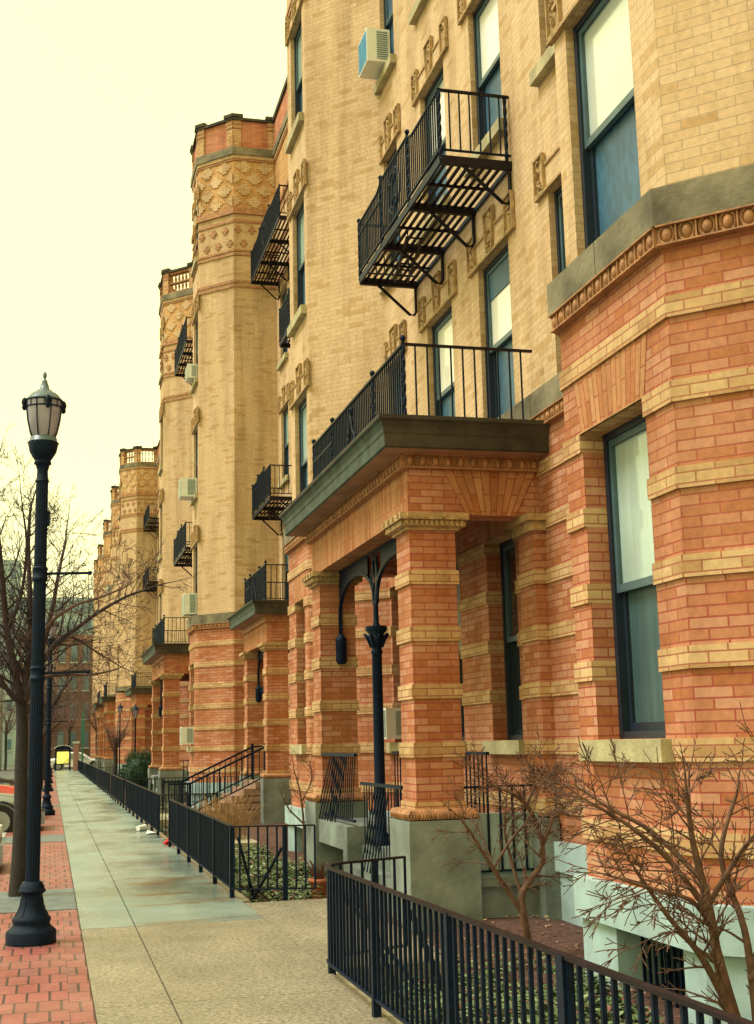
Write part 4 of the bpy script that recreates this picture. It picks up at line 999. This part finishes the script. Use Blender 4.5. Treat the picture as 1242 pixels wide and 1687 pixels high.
o=ivy(2.1,3.4,13.8,21.0,12000,2,lambda x,y,r:y>14.6 or r.random()<.25).build('ivy'); tag(o,'ivy bed behind the second fence','ivy',kind='stuff')
o=ivy(2.1,3.4,23.4,41.0,6000,3,lambda x,y,r:True).build('ivy'); tag(o,'sparse ivy behind the third fence','ivy',kind='stuff')
rg=random.Random(9); m=MB()
for k in range(1500):
    x,y=rg.uniform(2.1,4.7),rg.uniform(3,14.5) if rg.random()<.8 else rg.uniform(14,20); z=garden_z(x,y)+.012; a=rg.uniform(0,6.28); s=rg.uniform(.015,.03); c,sn=math.cos(a),math.sin(a)
    m.face([(x+c*s,y+sn*s,z+.01),(x-sn*s*.6,y+c*s*.6,z),(x-c*s,y-sn*s,z+.012),(x+sn*s*.6,y-c*s*.6,z)],rg.choice(['ivy_c','brownstone','dry_stem']))
tag(m.build('fallen_leaves'),'brown fallen leaves scattered over the garden soil','leaves',kind='stuff')
# ---- garden lamps
def glamp(x,y,h,label):
    t=thing('garden_lamp',label,'garden lamp',(x,y,0)); m=MB(); m.lathe(x,y,[(.06,-.2),(.05,.1),(.035,.2),(.03,h-.5),(.045,h-.47),(.03,h-.45)],'iron',10); m.build('post',t)
    m=MB(); m.lathe(x,y,[(.05,h-.43),(.12,h-.15)],'lamp_glass',6); m.build('glass',t)
    m=MB(); m.lathe(x,y,[(.16,h-.15),(.10,h-.06),(.04,h-.02),(.02,h+.05),(.01,h+.09)],'iron',6)
    for k in range(6): a=k*math.pi/3; m.bar((x+.05*math.cos(a),y+.05*math.sin(a),h-.43),(x+.125*math.cos(a),y+.125*math.sin(a),h-.15),.014,'iron')
    m.build('cap',t)
glamp(3.15,61.0,3.55,'garden lamp on a slim post, the left of the pair'); glamp(3.2,50.5,3.15,'garden lamp rising above the evergreen bush')
# ---- cars
def car(x,y,label,paint,h=1.42,L=4.4,suv=False,W=1.76,dz=-.14):
    """nose towards +x, standing at nose x, centre y"""
    t=thing('parked_car',label,'car',(x-L/2,y,dz)); H=h
    prof=[(0,.34),(-.02,.55),(-.10,.68),(-.35,.80),(-1.05,.90),(-1.75,H-.06),(-2.1,H),(-3.1,H-.01),(-3.7,.98 if not suv else H-.08),(-4.25 if not suv else -4.2,.92),(-L,.80),(-L,.35)] 
    rows=[]
    for (ww,ins) in ((.0,.10),(.08,.0),(1-.08,.0),(1.0,.10)):
        yy=y-W/2+W*ww; rows.append((yy,ins))
    m=MB(); sec=[]
    for (px,pz) in prof:
        up=max(0,(pz-.9)/(H-.9)) if pz>.9 else 0
        yi=.16*up
        sec.append([(x+px,y-W/2+.05+yi,dz+pz-.05),(x+px,y-W/2+.0+yi*1.1,dz+pz-.14 if pz>.5 else dz+pz),(x+px,y-W/2+.10+yi,dz+pz),(x+px,y+W/2-.10-yi,dz+pz),(x+px,y+W/2-yi*1.1,dz+pz-.14 if pz>.5 else dz+pz),(x+px,y+W/2-.05-yi,dz+pz-.05)])
    top=[[s[1],s[2],s[3],s[4]] for s in sec]
    m.grid(top,paint,False,True)
    for k in range(len(sec)-1):
        for j in (1,4):
            a,b=sec[k][j],sec[k+1][j]; yb=y-W/2 if j==1 else y+W/2
            q=[a,b,(b[0],yb,dz+.28),(a[0],yb,dz+.28)]
            m.face(q if j==4 else q[::-1],paint)
    m.face([(x,y-W/2,dz+.28),(x,y+W/2,dz+.28),(x-L,y+W/2,dz+.28),(x-L,y-W/2,dz+.28)],'rubber')
    m.build('body',t)
    for s in (-1,1):      # side glass
        g=MB(); yo_=y+s*(W/2-.055); yt=y+s*(W/2-.175)
        q=[(x-1.30,yo_,dz+.92),(x-3.75 if not suv else x-4.0,yo_,dz+.96),(x-3.2 if not suv else x-3.8,yt,dz+H-.10),(x-1.95,yt,dz+H-.10)]
        q=[(a,b+s*.03,c) for a,b,c in q]; g.face(q if s>0 else q[::-1],'car_glass'); g.build('side_window',t)
        mm=MB(); mm.box(x-1.55,x-1.35,y+s*(W/2+.10)-.09,y+s*(W/2+.10)+.09,dz+.92,dz+1.06,paint); mm.build('mirror',t,bevel=.02)
        hl=MB(); hl.box(x-.16,x-.02,y+s*(W/2-.28)-.16,y+s*(W/2-.28)+.16,dz+.56,dz+.68,'ac_white'); hl.build('headlight',t,bevel=.02)
    g=MB(); g.face([(x-1.06,y-W/2+.2,dz+.935),(x-1.06,y+W/2-.2,dz+.935),(x-1.74,y+W/2-.27,dz+H-.045),(x-1.74,y-W/2+.27,dz+H-.045)],'car_glass'); g.build('windscreen',t)
    b=MB(); b.box(x-.12,x+.05,y-W/2+.04,y+W/2-.04,dz+.26,dz+.50,paint); b.build('bumper',t,bevel=.05)
    for px in (-.82,-3.55):
        for s in (-1,1):
            w=MB(); yc=y+s*(W/2-.08); r=.335
            w.tube([(x+px,yc-.10,dz+r),(x+px,yc+.11,dz+r)],r,'rubber',24); wo=w.build('wheel',t)
            w=MB(); w.tube([(x+px,yc+s*.10-.005,dz+r),(x+px,yc+s*.125,dz+r)],.21,'rim',16); 
            for k in range(7): a=k*math.tau/7; w.bar((x+px,yc+s*.13,dz+r),(x+px+.2*math.cos(a),yc+s*.13,dz+r+.2*math.sin(a)),.05,'rim',.02)
            w.build('rim',wo)
            ar=MB(); ar.tube([(x+px+.385*math.cos(a),yc+s*.085,dz+r+.385*math.sin(a)) for a in [math.pi*k/14-.1 for k in range(16)]],.03,'rubber',5); ar.build('wheel_arch',t)
    return t
car(-.62,18.6,'silver car, only the tip of its bumper in view at the left edge','car_silver')
car(-.12,27.4,'silver bonneted car with its dark front wheel showing at the left edge','car_silver',h=1.38)
car(-.35,31.3,'bright red car parked in the row at the left edge','car_red',h=1.42,dz=-.06)
car(-.45,35.2,'black car with side mirror parked beyond the red one','car_black',h=1.75,suv=True)
car(-.4,40.2,'large dark car parked behind the black one','car_black',h=1.8,suv=True)
car(4.2,103.5,'white car on the far cross street beside the shelter','car_white',L=4.4)
# ---- bus shelter
t=thing('bus_shelter','dark bus shelter with a glowing yellow poster at the end of the pavement','bus shelter',(.9,96,0))
m=MB(); 
for x in (.42,1.42): m.box(x-.05,x+.05,95.9,96.0,0,1.5,'iron'); m.box(x-.05,x+.05,97.2,97.3,0,1.5,'iron')
m.box(.37,1.47,95.88,96.02,.42,.50,'iron'); m.box(.37,1.47,95.88,96.02,1.35,1.45,'iron'); m.build('frame',t)
m=MB(); m.box(.50,1.34,95.92,95.98,.50,1.35,'poster_light')
m.build('poster',t)
m=MB(); P=[(.92+.62*math.cos(a),1.48+.28*math.sin(a)) for a in [math.pi*k/12 for k in range(13)]]
m.grid([[(x,y,z) for x,z in P] for y in (95.8,97.4)],'iron',False); m.face([(x,95.8,z) for x,z in P][::-1],'iron')
for x,z in P[1:-1]: m.ball((x,95.75,z+.03),.035,'ac_white',6)
m.build('roof',t)
t=thing('brick_gatepost','brick gatepost with pale cap at the corner of the far block','gatepost',(1.75,94,0)); m=MB(); m.box(1.62,2.0,94,94.4,-.3,1.9,'far_brick_b'); m.build('shaft',t); m=MB(); m.box(1.57,2.05,93.95,94.45,1.9,2.05,'far_trim'); m.build('cap',t)
t=thing('sign_post','dark green signpost before the far brick bays','sign',(2.1,88,0)); m=MB(); m.bar((2.1,88,-.2),(2.1,88,4.0),.12,'sign_green'); m.build('post',t); m=MB(); m.box(1.98,2.22,87.9,87.95,1.9,3.4,'sign_green'); m.build('panel',t)
t=thing('traffic_light','traffic light glowing amber at the far left','traffic light',(-3.7,100,-.1)); m=MB(); m.bar((-4.6,100,-.1),(-4.6,100,3.4),.12,'iron'); m.bar((-4.6,100,3.3),(-3.9,100,3.2),.08,'iron'); m.build('post',t); m=MB(); m.box(-4.0,-3.7,99.9,100.1,2.3,3.2,'iron'); m.build('housing',t); m=MB(); m.ball((-3.85,99.86,2.75),.15,'signal_amber',10); m.build('lens',t)
# ---- litter and planter
m=MB(); m.tube([(1.66,25.1,.06),(1.80,25.25,.06)],[.05,.065],'litter_white',12); tag(m.build('paper_cup'),'white paper cup lying at the foot of the fence','litter')
m=MB(); m.face([(1.74,24.2,.012),(1.9,24.0,.04),(1.95,24.4,.015),(1.8,24.6,.05)],'litter_white'); m.face([(1.8,23.3,.012),(1.9,23.2,.05),(1.95,23.5,.02)],'litter_white'); tag(m.build('paper_scraps'),'pale paper scraps in the gutter behind the cup','litter')
m=MB(); m.face([(1.80,21.35,.02),(1.93,21.3,.09),(2.02,21.5,.03),(1.9,21.65,.08)],'litter_red'); m.face([(1.84,21.3,.01),(1.99,21.38,.012),(1.93,21.6,.12)],'litter_red'); tag(m.build('wrapper'),'crumpled red wrapper between the second and third fences','litter')
t=thing('flower_pot','terracotta flower pot standing by the plinth of the far pier','flower pot',(2.95,14.3,-.15)); m=MB(); m.lathe(2.95,14.3,[(.08,-.2),(.11,.06),(.122,.06),(.122,.10),(.10,.10),(.09,.06)],'pot',16); m.build('pot',t)
m=MB(); rg=random.Random(2)
for k in range(60): a=rg.uniform(0,6.28); r=rg.uniform(.02,.15); m.tube([(2.95,14.3,.05),(2.95+r*math.cos(a),14.3+r*math.sin(a),rg.uniform(.15,.3))],.006,'ivy_c' if k%3 else 'ivy_a',3,False)
m.build('plant',t)
# ---- far buildings
def block(name,label,x0,x1,y0,y1,h,mat,nx,nz,wfrac=.55,trim=None,side=True,zb=1.0):
    t=thing(name,label,'building',((x0+x1)/2,(y0+y1)/2,-.3)); m=MB(); m.box(x0,x1,y0,y1,-.4,h,mat); m.box(x0-.2,x1+.2,y0-.2,y1+.2,h,h+.5,trim or mat); 
    if trim:
        for k in range(1,nz,2): z=zb+(h-zb)*k/nz; m.box(x0-.05,x1+.05,y0-.06,y0-.01,z-.15,z+.05,trim)
    m.build('wall',t)
    n=0
    for i in range(nx):
        for j in range(nz):
            if n>=96: break
            a=x0+(x1-x0)*(i+.5-wfrac/2)/nx; b=x0+(x1-x0)*(i+.5+wfrac/2)/nx; c=zb+(h-zb)*(j+.22)/nz; d=zb+(h-zb)*(j+.78)/nz
            w=MB(); w.box(a,b,y0-.05,y0-.005,c,d,'far_win'); w.box(a-.1,b+.1,y0-.12,y0-.004,c-.16,c-.01,'far_trim'); w.build('window',t); n+=1
block('brick_building','red brown brick building closing the street behind the bus shelter',-3.2,5.2,133,150,12.5,'far_brick',7,4,.5,'far_brick_b')
block('tower_block','pale blue grey tower block rising behind the tree branches',-14,5.5,178,192,21.5,'far_tower',10,9,.6)
block('tower_block','taller slab of the blue grey tower at the far left edge',-9.6,-4.2,160,172,24,'far_tower',4,10,.5)
block('low_building','low building with pale bands beyond the parked cars',-12,-4.6,120,132,8,'far_tower',5,3,.6,'far_trim')
# ------------------------------------------------------------------ sky, light, camera
w=bpy.data.worlds.new('World'); sc.world=w; w.use_nodes=True; nt=w.node_tree
bg=nt.nodes['Background']; sky=nt.nodes.new('ShaderNodeTexSky'); sky.sky_type='NISHITA'; sky.sun_disc=False
SE,SR=R(58),R(-86)      # sun over the street, to the left and a little behind the camera
sky.sun_elevation=SE; sky.sun_rotation=SR
hs=nt.nodes.new('ShaderNodeHueSaturation'); hs.inputs['Saturation'].default_value=.25; nt.links.new(sky.outputs[0],hs.inputs['Color'])
mx=nt.nodes.new('ShaderNodeMix'); mx.data_type='RGBA'; mx.inputs[0].default_value=.985; mx.inputs[7].default_value=(SKYC[0],SKYC[1],SKYC[2],1)
nt.links.new(hs.outputs[0],mx.inputs[6]); nt.links.new(mx.outputs[2],bg.inputs['Color']); bg.inputs['Strength'].default_value=SKYS
sd=bpy.data.lights.new('Sun','SUN'); sd.energy=SUNS; sd.angle=R(25); sd.color=(1,.965,.95)
so=bpy.data.objects.new('Sun',sd); COL.objects.link(so); 
az=SR; dirv=Vector((math.sin(az)*math.cos(SE),math.cos(az)*math.cos(SE),math.sin(SE)))
so.rotation_euler=dirv.to_track_quat('Z','Y').to_euler()
cd=bpy.data.cameras.new('Camera'); co=bpy.data.objects.new('Camera',cd); COL.objects.link(co); sc.camera=co
cd.sensor_fit='VERTICAL'; cd.sensor_height=24; cd.lens=24*2074.3/1687; cd.clip_end=1500; cd.clip_start=.05
p_,y_,r_=.17961,.25417,-.023639
f=Vector((math.sin(y_)*math.cos(p_),math.cos(y_)*math.cos(p_),math.sin(p_))); rt=Vector((math.cos(y_),-math.sin(y_),0)); up=rt.cross(f)
RR=rt*math.cos(r_)+up*math.sin(r_); UU=-rt*math.sin(r_)+up*math.cos(r_)
co.matrix_world=Matrix(((RR.x,UU.x,-f.x,0),(RR.y,UU.y,-f.y,0),(RR.z,UU.z,-f.z,1.6),(0,0,0,1)))
sc.view_settings.view_transform='Standard'; sc.view_settings.look='None'; sc.view_settings.exposure=EXPO; sc.view_settings.gamma=1
sc.cycles.max_bounces=5; sc.cycles.diffuse_bounces=3; sc.cycles.glossy_bounces=3; sc.cycles.transmission_bounces=3
